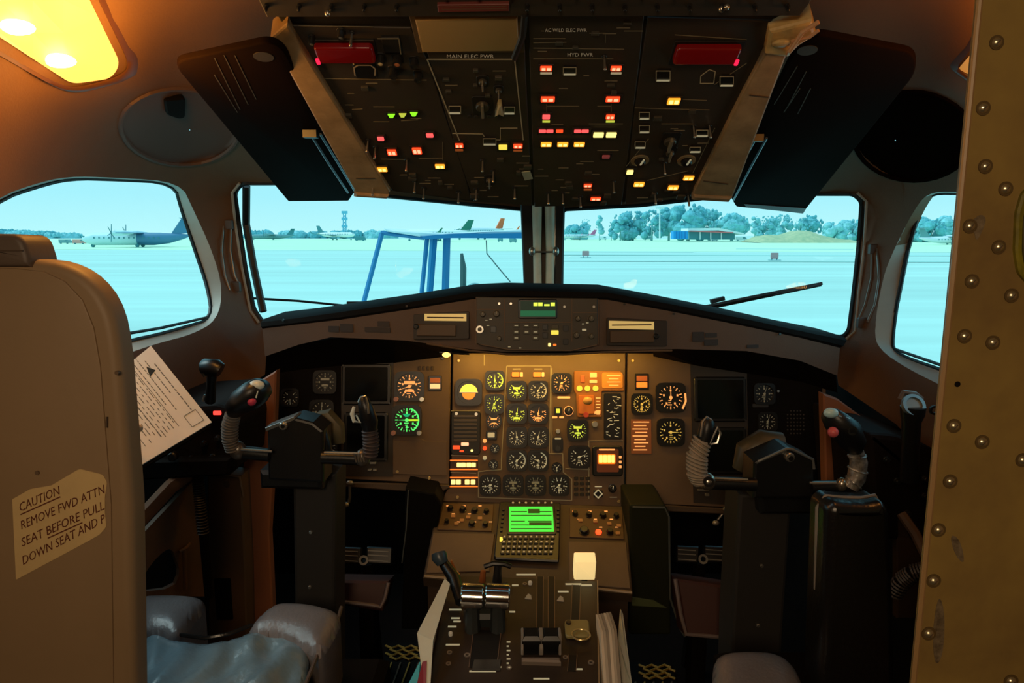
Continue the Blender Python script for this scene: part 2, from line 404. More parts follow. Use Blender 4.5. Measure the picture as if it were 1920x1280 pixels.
# side window left: pale reveal, gasket, double pane, lower rail
w1 = bandring(WL1, WL1g, sL, sLg).build('window_1', M_sill, smooth=50); struct(w1)
pane_of(WL1g, sLg, 'pane', w1)
loopbar(WL1g, sLg, 0.006).build('gasket', M_rubber, w1)
mb = MB(); mb.tube([sLg(x, y) for x, y in ((-120, 676), (100, 644), (240, 625), (300, 615), (392, 594))], 0.004, 6); mb.build('lower_rail', M_rubber, w1)
w2 = loopbar(roof_px(WL2, 0), off(sL, 0.004), 0.009).build('window_2', M_rubber); struct(w2)
pane_of(WL2, off(sL, 0.03), 'pane', w2)
mb = MB(); mb.tube([sL(x, y)+Vector((0, -.012, 0)) for x, y in ((452, 344), (438, 362), (444, 420), (456, 500), (472, 582), (488, 604))], 0.0045, 6); mb.build('edge_strip', M_sill, w2)
mb = MB(); F = Fr(sL(450, 345), sL(985, 392), sL(450, 345)+Vector((0, 0, 1)))
mb.tube([sL(x, y)+Vector((.012, .012, 0)) for x, y in ((452, 348), (452, 420), (466, 500), (484, 585))], 0.012, 6); mb.build('gasket', M_rubber, w2)
w3 = loopbar(roof_px(WR2, 0), off(sR, 0.004), 0.009).build('window_3', M_rubber); struct(w3)
pane_of(WR2, off(sR, 0.03), 'pane', w3)
mb = MB(); mb.tube([sR(x, y)+Vector((0, -.012, 0)) for x, y in ((1604, 362), (1621, 378), (1617, 460), (1607, 545), (1600, 620), (1584, 634))], 0.004, 6); mb.build('edge_strip', M_sill, w3)
w4 = bandring(WR1, WR1g, sR, sRg).build('window_4', M_sill, smooth=50); struct(w4)
pane_of(WR1g, sRg, 'pane', w4)
loopbar(WR1g, sRg, 0.005).build('gasket', M_rubber, w4)
mb = MB(); mb.tube([sRg(x, y) for x, y in ((1680, 655), (1764, 684), (1850, 714), (2000, 770))], 0.004, 6); mb.build('lower_rail', M_rubber, w4)
mb = MB(); mb.tube([sRg(x, y) for x, y in ((1728, 380), (1702, 470), (1684, 560), (1672, 610))], 0.006, 6); mb.build('sliding_track', M_dmetal, w4)
# round recessed dishes beside the windscreens
def dish(loop, c, sf, depth, label, m):
    n = len(loop); mb = MB(); rings = []
    for t, d in ((1, 0), (.97, .25), (.9, .6), (.75, .85), (.45, 1), (.01, 1)):
        rings.append([sf(c[0]+(x-c[0])*t, c[1]+(y-c[1])*t)+Vector((0, depth*d, 0)) for x, y in loop])
    vs = [p for r in rings for p in r]; mb.add(vs, [(k*n+i, k*n+(i+1) % n, (k+1)*n+(i+1) % n, (k+1)*n+i) for k in range(len(rings)-1) for i in range(n)])
    t = thing('speaker_recess', sf(*c), label, 'recess')
    mb.build('dish', m, t, smooth=60)
    rim = MB(); pts = [sf(*p)+Vector((0, -.002, 0)) for p in loop]; rim.tube(pts+[pts[0]], .006, 6, cap=False); rim.build('rim', m, t)
    return t
t = dish(DL, (338, 238), sL, 0.05, 'round recessed dish in the left ceiling lining beside the dark visor', mat('dish_left', (96, 72, 60), .6))
mb = MB(); F = Fr(sL(320, 195)+Vector((0, .03, 0)), sL(345, 195)+Vector((0, .03, 0)), sL(320, 170)+Vector((0, .03, 0)))
mb.pxprism(F, roundpoly([(303, 180), (343, 176), (343, 212), (330, 216), (308, 208)], 5), 0, .012, .003); mb.build('vent_block', M_black, t)
dish(DR, (1712, 255), sR, 0.08, 'large black round recess in the right ceiling lining behind the visor', mat('dish_right', (22, 13, 9), .9, spec=.0))
# centre post between the windscreens
cp = thing('trim_1', P(1018, 545, 2.5), None, None); struct(cp)
F = vframe(1018, 545, 2.52, tilt=0.02)
mb = MB(); mb.pxprism(F, [(976, 380), (998, 380), (1004, 560), (983, 560)], -.06, .02, .004); mb.pxprism(F, [(1041, 380), (1058, 380), (1053, 560), (1038, 560)], -.06, .02, .004); mb.build('edge_flange', M_rubber, cp)
mb = MB(); mb.pxprism(F, [(994, 380), (1044, 380), (1044, 560), (998, 560)], -.05, -.01, 0); mb.build('backing', mat('post_brown', (78, 66, 50), .6), cp)
for a, b in (((998, 1014), (1000, 1015)), ((1022, 1040), (1023, 1038))):
    mb = MB(); mb.tube([F.wp((a[0]+a[1])/2, 386, .01), F.wp((a[0]+a[1])/2+.5, 470, .012), F.wp((b[0]+b[1])/2, 560, .012)], [.019, .016, .0165], 12)
    mb.build('tube', M_post, cp, smooth=1)
mb = MB()
for x0, x1 in ((995, 1000), (1040, 1043)): mb.pxprism(F, [(x0-2, 385), (x1-2, 385), (x1+1, 560), (x0+1, 560)], -.02, .018)
mb.build('edge_strip', M_metal, cp)
mb = MB(); mb.tube([F.wp(996, 472, .035), F.wp(1042, 472, .035)], .0035, 8)
for x in (997, 1041): mb.ball(F.wp(x, 471, .035), .012, sc=(1, .8, 1.4))
mb.build('joint', M_metal, cp, smooth=1)
# ceiling above/behind, aft walls, floor, front bulkhead below the windscreen
def sbox(name, x0, x1, y0, y1, z0, z1, m):
    mb = MB(); mb.box(((x0+x1)/2, (y0+y1)/2, (z0+z1)/2), (x1-x0, y1-y0, z1-z0)); o = mb.build(name, m); struct(o); return o
sbox('floor', -1.25, 1.25, -1.3, 2.9, -0.05, 0, M_floor)
sbox('ceiling', -1.25, 1.25, -1.3, 1.02, 1.93, 1.98, M_liner)
sbox('wall_back', -1.25, 1.25, -1.35, -1.3, 0, 1.98, M_liner)
sbox('wall_aft_left', -1.25, -1.20, -1.3, 0.95, 0, 1.98, M_liner)
sbox('wall_aft_right', 1.20, 1.25, -1.3, 0.95, 0, 1.98, M_liner)
sbox('wall_front', -1.1, 1.1, 2.72, 2.78, 0, 1.05, M_black)
sbox('wall_lower_left', -1.10, -1.05, 0.85, 2.75, 0, 1.0, M_console)
sbox('wall_lower_right', 1.08, 1.13, 0.85, 2.75, 0, 1.0, M_console)
# ------------------------------------------------------------------ outside: apron, trees, aircraft, tug
GZ = ZC-3.0                                     # the apron lies 3 m below the eye
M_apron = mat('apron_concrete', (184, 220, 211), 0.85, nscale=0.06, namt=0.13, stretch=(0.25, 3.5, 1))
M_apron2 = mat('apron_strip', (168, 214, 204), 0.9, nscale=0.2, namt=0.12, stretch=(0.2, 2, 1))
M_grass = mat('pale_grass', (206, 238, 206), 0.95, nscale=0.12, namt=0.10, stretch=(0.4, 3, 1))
def gp(px, py): return PZ(px, py, GZ)
def ground(name, pts, z, m, parent=None):
    mb = MB(); F = Fr((0, 0, GZ+z), (1, 0, GZ+z), (0, 1, GZ+z)); mb.prism(F, pts, -.02, 0); o = mb.build(name, m, parent)
    if parent is None: struct(o)
    return o
mb = MB(); mb.box((0, 900, GZ-.25), (4000, 2200, .5)); apron = struct(mb.build('apron', M_apron))
def gpoly(pl): return [(gp(x, y).x, gp(x, y).y) for x, y in pl]
ground('grass_strip', gpoly([(-400, 466), (2600, 476), (2600, 449), (-400, 448)]), 0.03, M_grass, apron)
for a, b, w in ((477, 480, 1.6), (489, 492, 1.2)):
    ground('drain_line', gpoly([(1000, a), (2400, b), (2400, b+w), (1000, a+w)]), 0.05, M_apron2, apron)
for a, x0, x1 in ((466, 1380, 1600), (471, 1100, 1300)):
    ground('stain_line', gpoly([(x0, a), (x1, a+1), (x1, a+2.2), (x0, a+1.5)]), 0.04, M_apron2, apron)
# trees; distance haze is mixed into their pale teal colours
TM = [mat('foliage_haze_teal', (118, 190, 198), 0.95, nscale=0.5, namt=0.25), mat('foliage_haze_deep', (102, 178, 188), 0.95, nscale=0.5, namt=0.25), mat('foliage_hazy', (134, 200, 206), 0.95, nscale=0.5, namt=0.2)]
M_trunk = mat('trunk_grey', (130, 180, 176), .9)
def tree(px, w, ytop, D, label, kind, ybase=447):
    rnd = random.Random(px); k = D/FPX; base = P(px, ybase, D); base.z = GZ
    top = P(px, ytop, D).z; H = top-GZ; R = w*k/2
    t = thing('tree', base, label, 'tree', 'trees behind the airfield')
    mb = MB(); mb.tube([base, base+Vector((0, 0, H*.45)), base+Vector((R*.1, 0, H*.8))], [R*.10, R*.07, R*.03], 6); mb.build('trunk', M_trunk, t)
    mb = MB(); n = 16 if w > 30 else 10
    for i in range(n):
        if kind == 'tall': zz = H*(.30+.62*(i+.5)/n); rr = R*(.62-.25*(i/n)); off = R*.42
        elif kind == 'round': a = rnd.uniform(0, PI); zz = H*(.50+.33*math.sin(a)*rnd.uniform(.4, 1)); rr = R*.40; off = R*.66*abs(math.cos(a))
        else: zz = H*(.12+.72*((i+rnd.random())/n)); rr = R*.40; off = R*.68
        ph = rnd.uniform(0, 2*PI); c = base+Vector((math.cos(ph)*off, math.sin(ph)*off, min(zz, H-rr*.8)))
        s1 = rnd.uniform(0, 9)
        mb.ball(c, rr*rnd.uniform(.8, 1.2), 10, 7, sc=(1, 1, .85), fn=lambda d: 1+.16*math.sin(d.x*7+s1)*math.sin(d.y*6+d.z*5+s1))
    for i in range(60 if w > 30 else 24):       # leaf clumps that break up the outline
        ph = rnd.uniform(0, 2*PI); h = rnd.uniform(.3, 1.0); q = math.sqrt(max(0, 1-((h-.6)/.42)**2)) if kind != 'tall' else .7*(1.15-h)+.25
        c = base+Vector((math.cos(ph)*R*q*.95, math.sin(ph)*R*q*.95, H*h*.98)); mb.ball(c, R*rnd.uniform(.06, .14), 5, 4, sc=(1, 1, 1.2))
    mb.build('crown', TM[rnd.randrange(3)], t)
    return t
trees = [(1082, 46, 422, 430, 'low hazy bush line tree right of the centre post', 'bushy'), (1098, 20, 410, 420, 'small rounded tree above the low line near the centre post', 'round'),
 (1124, 18, 401, 360, 'first slim tall tree right of the centre post', 'tall'), (1146, 16, 416, 350, 'short slim tree between two taller ones', 'tall'), (1163, 30, 400, 350, 'narrow tree with forked crown left of the broad wood', 'bushy'),
 (1186, 50, 396, 340, 'broad tree at the left end of the wood', 'bushy'), (1222, 40, 394, 335, 'bushy tree just left of the light mast', 'bushy'), (1254, 44, 387, 330, 'tall tree just right of the light mast', 'tall'),
 (1290, 64, 384, 325, 'tallest spreading tree behind the blue container', 'bushy'), (1330, 50, 392, 330, 'tree rising behind the red and white hangar roof', 'bushy'),
 (1372, 62, 401, 320, 'big rounded tree right of the hangar roof', 'round'), (1415, 20, 404, 330, 'slim tree left of the earth mound', 'tall'), (1437, 34, 404, 325, 'tree behind the left side of the earth mound', 'bushy'),
 (1466, 36, 402, 320, 'tree behind the middle of the earth mound', 'bushy'), (1498, 22, 410, 325, 'small tree between two rounded crowns over the mound', 'bushy'), (1518, 44, 402, 315, 'umbrella shaped tree at the right of the mound', 'round'), (1564, 44, 417, 300, 'low tree left of the right windscreen post', 'bushy'), (1596, 50, 413, 300, 'dark tree at the right edge of the windscreen', 'bushy'), (1640, 60, 408, 300, 'tree hidden behind the right window post', 'bushy'),
 (1710, 60, 406, 280, 'tree at the left of the right side window', 'bushy'), (1745, 46, 410, 280, 'tree in the middle of the right side window', 'bushy'), (1784, 54, 405, 280, 'tree at the right of the side window beside the bulkhead', 'bushy')]
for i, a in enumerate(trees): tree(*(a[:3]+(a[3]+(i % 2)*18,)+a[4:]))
# distant tree line on the left
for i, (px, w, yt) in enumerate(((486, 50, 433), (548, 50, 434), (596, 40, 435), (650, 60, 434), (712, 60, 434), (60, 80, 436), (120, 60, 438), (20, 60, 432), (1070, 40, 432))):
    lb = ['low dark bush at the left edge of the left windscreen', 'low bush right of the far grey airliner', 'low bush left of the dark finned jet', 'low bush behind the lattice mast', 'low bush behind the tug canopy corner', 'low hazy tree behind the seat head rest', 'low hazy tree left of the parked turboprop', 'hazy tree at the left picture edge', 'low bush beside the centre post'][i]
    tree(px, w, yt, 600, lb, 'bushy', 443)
# earth mound
mb = MB(); n = 28; m_ = 6; D = 270; k = D/FPX
prof = lambda t: max(0, math.sin(PI*t))**.6*(0.85+.15*math.sin(t*17))
x0 = P(1405, 450, D).x; x1 = P(1600, 450, D).x
vs = []; 
for j in range(m_+1):
    for i in range(n+1):
        t = i/n; s_ = j/m_; vs.append((x0+(x1-x0)*t, D+(s_-.5)*30, GZ+4.6*prof(t)*(1 if t < .62 else 1-.55*min(1, (t-.62)/.15))*math.sin(PI*s_)**.5+random.uniform(0, .35)*(0 < j < m_)))
mb.add(vs, [(j*(n+1)+i, j*(n+1)+i+1, (j+1)*(n+1)+i+1, (j+1)*(n+1)+i) for j in range(m_) for i in range(n)])
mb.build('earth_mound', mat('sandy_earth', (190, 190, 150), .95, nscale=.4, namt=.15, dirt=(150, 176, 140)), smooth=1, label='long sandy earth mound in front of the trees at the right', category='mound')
# hangar, container, light mast, lattice mast
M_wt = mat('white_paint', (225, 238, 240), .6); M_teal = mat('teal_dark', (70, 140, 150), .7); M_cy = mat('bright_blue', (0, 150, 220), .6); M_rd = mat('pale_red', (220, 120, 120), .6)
D = 290; F = vframe(1350, 447, D)
h = thing('hangar', P(1350, 449, D), 'low open hangar with a white and red roof in front of the trees', 'building')
mb = MB(); mb.pxprism(F, [(1292, 449), (1292, 432), (1378, 432), (1378, 449)], -9, 0); mb.build('wall', M_teal, h)
mb = MB(); mb.pxprism(F, [(1288, 428), (1345, 427), (1392, 437), (1392, 440), (1345, 432), (1288, 433)], -10, 2); mb.build('roof', M_wt, h)
mb = MB(); mb.pxprism(F, [(1290, 432), (1372, 435), (1372, 437), (1290, 434)], -8, 2.2); mb.build('fascia', M_rd, h)
for i, x in enumerate((1312, 1332, 1352)):
    mb = MB(); mb.pxprism(F, [(x-1, 449), (x-1, 434), (x+1, 434), (x+1, 449)], 0, .6); mb.build('post', M_wt, h)
mb = MB(); F = vframe(1280, 447, 280); mb.pxprism(F, [(1263, 448), (1263, 433), (1290, 433), (1290, 448)], -5, 0)
mb2 = MB(); c = thing('container', P(1280, 449, 280), 'bright blue container left of the hangar', 'container'); mb.build('body', M_cy, c)
for x in (1268, 1273, 1278, 1284): mb2.pxprism(F, [(x, 447.5), (x, 434), (x+1, 434), (x+1, 447.5)], 0, .15)
mb2.build('corrugation', mat('blue_dark', (0, 110, 180), .6), c)
c = thing('light_mast', P(1237, 449, 300), 'white light mast standing in front of the tall trees', 'mast')
mb = MB(); mb.tube([P(1237, 449, 300), P(1237, 386, 300)], [.35, .2], 8); mb.build('pole', M_wt, c)
mb = MB(); mb.box(P(1237, 388, 300), (4, .6, .5))
for d in (-1.5, -.5, .5, 1.5): mb.box(P(1237, 390, 300)+Vector((d, -.4, 0)), (.7, .5, .8))
mb.build('lamp_head', M_wt, c)
c = thing('lattice_mast', P(646, 445, 420), 'pale blue lattice radio mast above the apron on the left', 'mast'); M_lb = mat('pale_blue_steel', (110, 190, 220), .6)
for dx in (-1.1, 1.1):
    mb = MB(); b0 = P(646, 446, 420)+Vector((dx, 0, 0)); mb.tube([b0, P(646, 396, 420)+Vector((dx*.6, 0, 0))], .28, 5); mb.build('leg', M_lb, c)
mb = MB()
for i in range(8):
    ya, yb = 396+i*6, 402+i*6; mb.tube([P(646, ya, 420)+Vector((-1, 0, 0)), P(646, yb, 420)+Vector((1, 0, 0))], .2, 4); mb.tube([P(646, ya, 420)+Vector((1, 0, 0)), P(646, yb, 420)+Vector((-1, 0, 0))], .2, 4)
for ya in (398, 410, 424): mb.box(P(646, ya, 420), (3.4, 1, 1.6))
mb.build('bracing', M_lb, c)
# aircraft
def aircraft(px, D, head, L, cols, label, tprop=False, ttail=False, name='aircraft', z0=0):
    base = P(px, 450, D); base.z = GZ; R = Matrix.Rotation(head, 3, 'Z'); A = lambda x, y, z: base+R@Vector((x, y, z+z0))
    t = thing(name, base, label, 'aircraft'); r = L*(.060 if ttail and D < 200 else .052); zc = r*1.0+L*(.02 if tprop else .055)
    mF, mT, mW = cols
    xs = [(-.5, .02, .1), (-.485, .35, 0), (-.45, .72, 0), (-.38, 1, 0), (.15, 1, 0), (.3, .8, .15), (.42, .45, .5), (.5, .12, .8)]
    mb = MB(); n = 14; vs = []
    for x, q, up in xs:
        for k in range(n): a = 2*PI*k/n; vs.append(A(x*L, r*q*math.cos(a), zc+r*q*math.sin(a)+up*r*.7))
    mb.add(vs, [(i*n+k, i*n+(k+1) % n, (i+1)*n+(k+1) % n, (i+1)*n+k) for i in range(len(xs)-1) for k in range(n)]); mb.build('fuselage', mF, t, smooth=1)
    if ttail and D < 200:      # blue painted rear fuselage
        m2 = MB(); vs = []; xr = [(.02, 1.02, 0), (.16, 1.02, 0), (.3, .83, .15), (.42, .48, .5), (.5, .15, .8)]
        for x, q, up in xr:
            for k in range(n): a = 2*PI*k/n; vs.append(A(x*L, r*q*math.cos(a), zc+r*q*math.sin(a)+up*r*.7))
        m2.add(vs, [(i*n+k, i*n+(k+1) % n, (i+1)*n+(k+1) % n, (i+1)*n+k) for i in range(len(xr)-1) for k in range(n)]); m2.build('rear_fuselage', mT, t, smooth=1)
    def slab(pts, th, ax): 
        m2 = MB(); q = [Vector(p) for p in pts]; d = Vector(ax)*th/2
        vs = [A(*(p-d)) for p in q]+[A(*(p+d)) for p in q]; k = len(q)
        m2.add(vs, [tuple(range(k))[::-1], tuple(range(k, 2*k))]+[(i, (i+1) % k, k+(i+1) % k, k+i) for i in range(k)]); return m2
    zw = zc+r*.95 if tprop else zc-r*.4; sw = .02 if tprop else .14; span = L*.5
    for s_ in (-1, 1):
        slab([(-.08*L, 0, zw), (.08*L, 0, zw), (.04*L+sw*L, s_*span, zw+(0 if tprop else .04*L)), (.0*L+sw*L, s_*span, zw+(0 if tprop else .04*L))], r*.14, (0, 0, 1)).build('wing', mW, t)
        zt = zc+r*3.3 if ttail else zc+r*.7
        slab([(.42*L, 0, zt), (.50*L, 0, zt), (.50*L, s_*.16*L, zt), (.46*L, s_*.16*L, zt)], r*.1, (0, 0, 1)).build('tailplane', mW, t)
        m2 = MB(); yE = s_*L*(.16); zE = zw-(0 if tprop else r*.75); m2.tube([A(-.15*L, yE, zE), A(-.13*L, yE, zE), A(-.05*L, yE, zE), A(.04*L, yE, zE)], [r*.25, r*.42, r*.42, r*.15], 8); e_ = m2.build('engine', mF if tprop else mW, t)
        if tprop:
            m3 = MB(); c0 = A(-.158*L, yE, zE)
            for b in range(6): a = b*PI/3+.3; v = R@Vector((0, math.cos(a), math.sin(a))); m3.tube([c0, c0+v*r*1.4], [r*.08, r*.06], 4)
            m3.build('propeller', M_teal, e_)
        else:
            slab([(.1*L+sw*L-.1*L, s_*span, zw+.04*L), (.04*L+sw*L, s_*span, zw+.04*L), (.07*L+sw*L, s_*span*1.02, zw+.09*L), (.05*L+sw*L, s_*span*1.02, zw+.09*L)], r*.1, (0, 1, 0)).build('winglet', mT, t)
    slab([(.32*L, 0, zc+r*.7), (.47*L, 0, zc+r*.9), (.52*L, 0, zc+r*3.5), (.44*L, 0, zc+r*3.5)], r*.22, (0, 1, 0)).build('fin', mT, t)
    for (x, y) in ((-.4*L, 0), (.03*L, -r*1.1), (.03*L, r*1.1)):
        m2 = MB(); m2.tube([A(x, y, zc-r*.5), A(x, y, r*.3)], r*.08, 6); m2.tube([A(x, y-r*.15, r*.28), A(x, y+r*.15, r*.28)], r*.28, 10); m2.build('landing_gear', M_teal, t)
    m2 = MB()
    for i in range(14):
        x = (-.36+i*.045)*L
        for s_ in (-1, 1): c = A(x, s_*r*.99, zc+r*.2); m2.box(c, (.012*L, .06, .016*L), R)
    m2.build('window_row', M_teal, t, kind='stuff')
    m2 = MB(); m2.box(A(-.465*L, 0, zc+r*.38), (.02*L, r*.9, r*.22), R); m2.build('cockpit_glass', M_teal, t)
    return t
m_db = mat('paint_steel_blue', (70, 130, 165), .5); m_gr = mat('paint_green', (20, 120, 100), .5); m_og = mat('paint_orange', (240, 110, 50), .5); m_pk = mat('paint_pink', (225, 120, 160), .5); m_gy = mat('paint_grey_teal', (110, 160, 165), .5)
aircraft(256, 170, 0.12, 25, (mat('paint_pale', (205, 232, 236), .5), m_db, m_db), 'white and blue high wing turboprop parked beyond the left side window', True, True)
aircraft(510, 420, 0.2, 26, (m_gy, m_teal if False else M_teal, m_gy), 'distant grey turboprop at the left of the left windscreen', True, True)
aircraft(630, 400, PI-0.5, 28, (M_wt, M_teal, M_teal), 'distant white jet with a dark fin left of the lattice mast')
aircraft(820, 330, -0.15, 34, (M_wt, m_gr, m_gy), 'white airliner with a green fin behind the tug canopy')
aircraft(900, 430, 0.9, 46, (M_wt, m_og, m_gy), 'white airliner with an orange fin behind the tug canopy')
aircraft(1085, 400, 0.1, 20, (M_wt, m_pk, m_gy), 'small white aircraft with a pink fin right of the centre post')
aircraft(1785, 210, PI, 20, (M_wt, m_gy, m_gy), 'small white aircraft low in the right side window', True, True)
# small service vehicles and markers on the apron
def van(px, py, wpx, hpx, m, label, cab=True):
    g = gp(px, py); k = g.y/FPX; w = wpx*k; hh = hpx*k; t = thing('service_vehicle', g, label, 'vehicle'); F = Fr(g, g+Vector((1, 0, 0)), g+Vector((0, 0, 1)))
    mb = MB(); mb.prism(F, [(-w/2, hh*.2), (w/2, hh*.2), (w/2, hh*.6), (w*.32, hh), (-w/2, hh)], -1.8, 0, .08); mb.build('body', m, t)
    mb = MB(); mb.prism(F, [(w*.12, hh*.62), (w*.42, hh*.62), (w*.3, hh*.93), (w*.12, hh*.93)], 0, .03); mb.build('window', M_teal, t)
    for x in (-w*.3, w*.3):
        mb = MB(); mb.tube([F.w(x, hh*.16, -.2), F.w(x, hh*.16, .06)], hh*.17, 10); mb.build('wheel', M_teal, t)
for a in ((148, 458, 24, 9, mat('salmon', (225, 160, 150), .6), 'small salmon coloured vehicle left of the parked turboprop'), (176, 457, 14, 10, M_wt, 'small white vehicle at the nose of the parked turboprop'),
          (675, 452, 20, 9, M_teal, 'dark green low tractor on the apron left of the tug'), (1130, 450, 16, 6, M_wt, 'white vehicle beneath the slim trees'), (1180, 450, 26, 6, mat('cream', (225, 230, 205), .6), 'long cream vehicle beneath the broad wood'),
          (1215, 450, 18, 7, m_gy, 'grey vehicle left of the blue container'), (1390, 452, 22, 8, M_wt, 'white vehicle at the right end of the hangar'), (962, 455, 14, 9, m_gy, 'grey cart seen left of the centre post'), (938, 453, 10, 10, m_gy, 'grey cart seen under the orange fin'), (1340, 452, 12, 6, M_wt, 'white van in front of the hangar'), (120, 457, 20, 8, m_gy, 'grey vehicle beside the seat head rest')): van(*a)
for px, py, lb in ((1098, 483, 'pinkish marker board on the apron near the centre post'), (1452, 488, 'pinkish marker board on the apron below the mound')):
    g = gp(px, py); t = thing('marker_board', g, lb, 'marker'); F = Fr(g, g+Vector((1, 0, 0)), g+Vector((0, 0, 1)))
    mb = MB(); mb.prism(F, rrect(0, .55, .9, .7, .1), -.1, 0); mb.build('board', mat('dull_pink', (190, 150, 150), .7), t)
    for x in (-.3, .3): mb = MB(); mb.prism(F, rrect(x, .12, .08, .3), -.1, 0); mb.build('leg', M_teal, t)
    mb = MB(); mb.box(g+Vector((0, 0, .03)), (1.4, .5, .06)); mb.build('base', m_gy, t)
# tug with a blue canopy just ahead of the nose
D = 8.0; F = vframe(820, 480, D); M_tb = mat('tug_blue', (14, 118, 172), .45); M_tb2 = mat('tug_blue_light', (60, 150, 200), .45)
tg = thing('tug', P(820, 440, D)*1, 'blue framed tug with a white canopy roof just ahead of the nose', 'vehicle')
tg.location.z = GZ; tg['_o'] = tuple(tg.location)
def pole(pts, r, nm, m, dz=0):
    mb = MB(); mb.tube([F.wp(x, y, dz) for x, y in pts], r, 4); mb.build(nm, m, tg)
pole([(668, 620), (716, 437)], .028, 'windscreen_post', M_tb)
pole([(714, 436), (796, 446)], .024, 'front_bar', M_tb)
for x0, x1 in ((801, 791), (816, 808)): pole([(x0, 446), (x1, 545), (x1-5, 640)], .026, 'post', M_tb)
mb = MB(); mb.pxprism(F, [(806, 446), (813, 446), (804, 640), (794, 640)], -.01, .0); mb.build('glass_strip', M_tb2, tg)
pole([(838, 444), (835, 545), (832, 640)], .042, 'rear_post', M_tb)
mb = MB(); mb.pxprism(F, [(722, 428), (738, 432), (830, 437), (980, 430), (1040, 428), (1040, 436), (900, 437), (800, 445), (728, 434)], -1.4, .1, .01); mb.build('canopy_roof', M_wt, tg)
mb = MB(); mb.pxprism(F, [(790, 443), (850, 438), (1040, 436), (1040, 447), (850, 446), (800, 448)], -.05, .13); mb.build('canopy_edge', M_tb, tg)
mb = MB(); mb.pxprism(F, [(640, 640), (1040, 640), (1040, 760), (640, 760)], -1.6, .1, .04); mb.build('body', M_wt, tg)
for x in (700, 980):
    mb = MB(); c = F.wp(x, 800, .1); c.z = GZ+.45; mb.tube([c+Vector((0, .3, 0)), c+Vector((0, -.05, 0))], .45, 20); mb.build('wheel', M_rubber, tg)
mb = MB(); mb.tube([F.wp(868, 474, .2), F.wp(871, 500, .2), F.wp(870, 640, .2)], [.016, .035, .035], 8); mb.build('exhaust_pipe', mat('pipe_grey', (60, 90, 90), .5), tg)
mb = MB(); mb.ball(F.wp(893, 541, .3), .11, sc=(1, 1, .8)); mb.build('beacon_dome', m_gy, tg)
mb = MB(); mb.tube([F.wp(913, 450, .2), F.wp(914, 474, .2), F.wp(935, 500, .2), F.wp(957, 526, .2)], .007, 5); mb.build('cable', mat('cable_grey', (90, 110, 110), .6), tg)
# wipers on the outside of the windscreens
w = thing('windscreen_wiper', P(650, 572, 2.45), 'thin black wiper arm low on the left windscreen', 'wiper')
mb = MB(); mb.tube([P(474, 559, 2.35), P(560, 564, 2.42), P(660, 574, 2.5)], .0045, 6); mb.build('blade', M_rubber, w)
mb = MB(); mb.box(P(664, 568, 2.52), (.05, .02, .012)); mb.build('pivot', M_rubber, w)
w = thing('windscreen_wiper', P(1300, 580, 2.45), 'black wiper resting diagonally across the right windscreen', 'wiper')
mb = MB(); mb.tube([P(1290, 582, 2.52), P(1420, 556, 2.44), P(1542, 531, 2.38)], [.008, .009, .006], 6); mb.tube([P(1320, 580, 2.5), P(1540, 534, 2.37)], .005, 6); mb.build('blade', M_rubber, w)
mb = MB(); mb.box(P(1345, 562, 2.5), (.05, .02, .014), Matrix.Rotation(-.25, 3, 'Y')); mb.build('arm_clip', M_rubber, w)
# ------------------------------------------------------------------ glareshield
gs = thing('glareshield', P(1010, 660, 1.95), 'brown glareshield with a black rubber lip arching below the windscreens', 'glareshield')
def gsY(px): return 1.86+0.10*(abs(px-1015)/550)**2
def gsb(px, py, d=0): return P(px, py, gsY(px)+d)
lip_t = [(488, 600), (560, 592), (640, 580), (760, 563), (885, 543), (950, 540), (1140, 544), (1260, 566), (1400, 594), (1500, 616), (1592, 634)]
face_t = [(492, 616), (560, 608), (640, 599), (760, 581), (885, 561), (950, 558), (1140, 562), (1260, 584), (1400, 612), (1500, 633), (1575, 652)]
face_b = [(497, 668), (560, 646), (620, 632), (760, 638), (880, 654), (950, 660), (1130, 657), (1270, 654), (1400, 658), (1500, 676), (1570, 704)]
def strip(A, B, fa, fb, closed=False):
    mb = MB(); n = len(A); mb.add([fa(*p) for p in A]+[fb(*p) for p in B], [(i, i+1, n+i+1, n+i) for i in range(n-1)]); return mb
n = len(lip_t)
# lip: top rounded roll
mb = MB(); rings = []
prof = [(0.0, 0.22, 0), (0.0, 0.03, 0.0), (0.25, 0.0, 0), (.75, -.006, 0), (1, 0.0, 0), (1.0, 0.02, 0)]
for f, dy, dz in prof: rings.append([gsb(a[0]*(1-f)+b[0]*f, a[1]*(1-f)+b[1]*f)+Vector((0, dy, 0)) for a, b in zip(lip_t, face_t)])
mb.add([p for r in rings for p in r], [(k*n+i, k*n+i+1, (k+1)*n+i+1, (k+1)*n+i) for k in range(len(rings)-1) for i in range(n-1)])
mb.build('lip', mat('lip_rubber', (20, 20, 20), .8, spec=.1, bump=.2, bscale=150), gs, smooth=1)
# brown front face and its dark underside going forward to the instrument panel
mb = MB(); rings = [[gsb(*p) for p in face_t], [gsb(*p) for p in face_b], [gsb(x, y)+Vector((0, .05, -.002)) for x, y in face_b], [gsb(x, y)+Vector((0, .26, .03)) for x, y in face_b]]
mb.add([p for r in rings for p in r], [(k*n+i, k*n+i+1, (k+1)*n+i+1, (k+1)*n+i) for k in range(3) for i in range(n-1)])
mb.build('front_face', mat('glareshield_brown', (96, 78, 66), .65, nscale=6, namt=.1, bump=.2, bscale=200), gs)
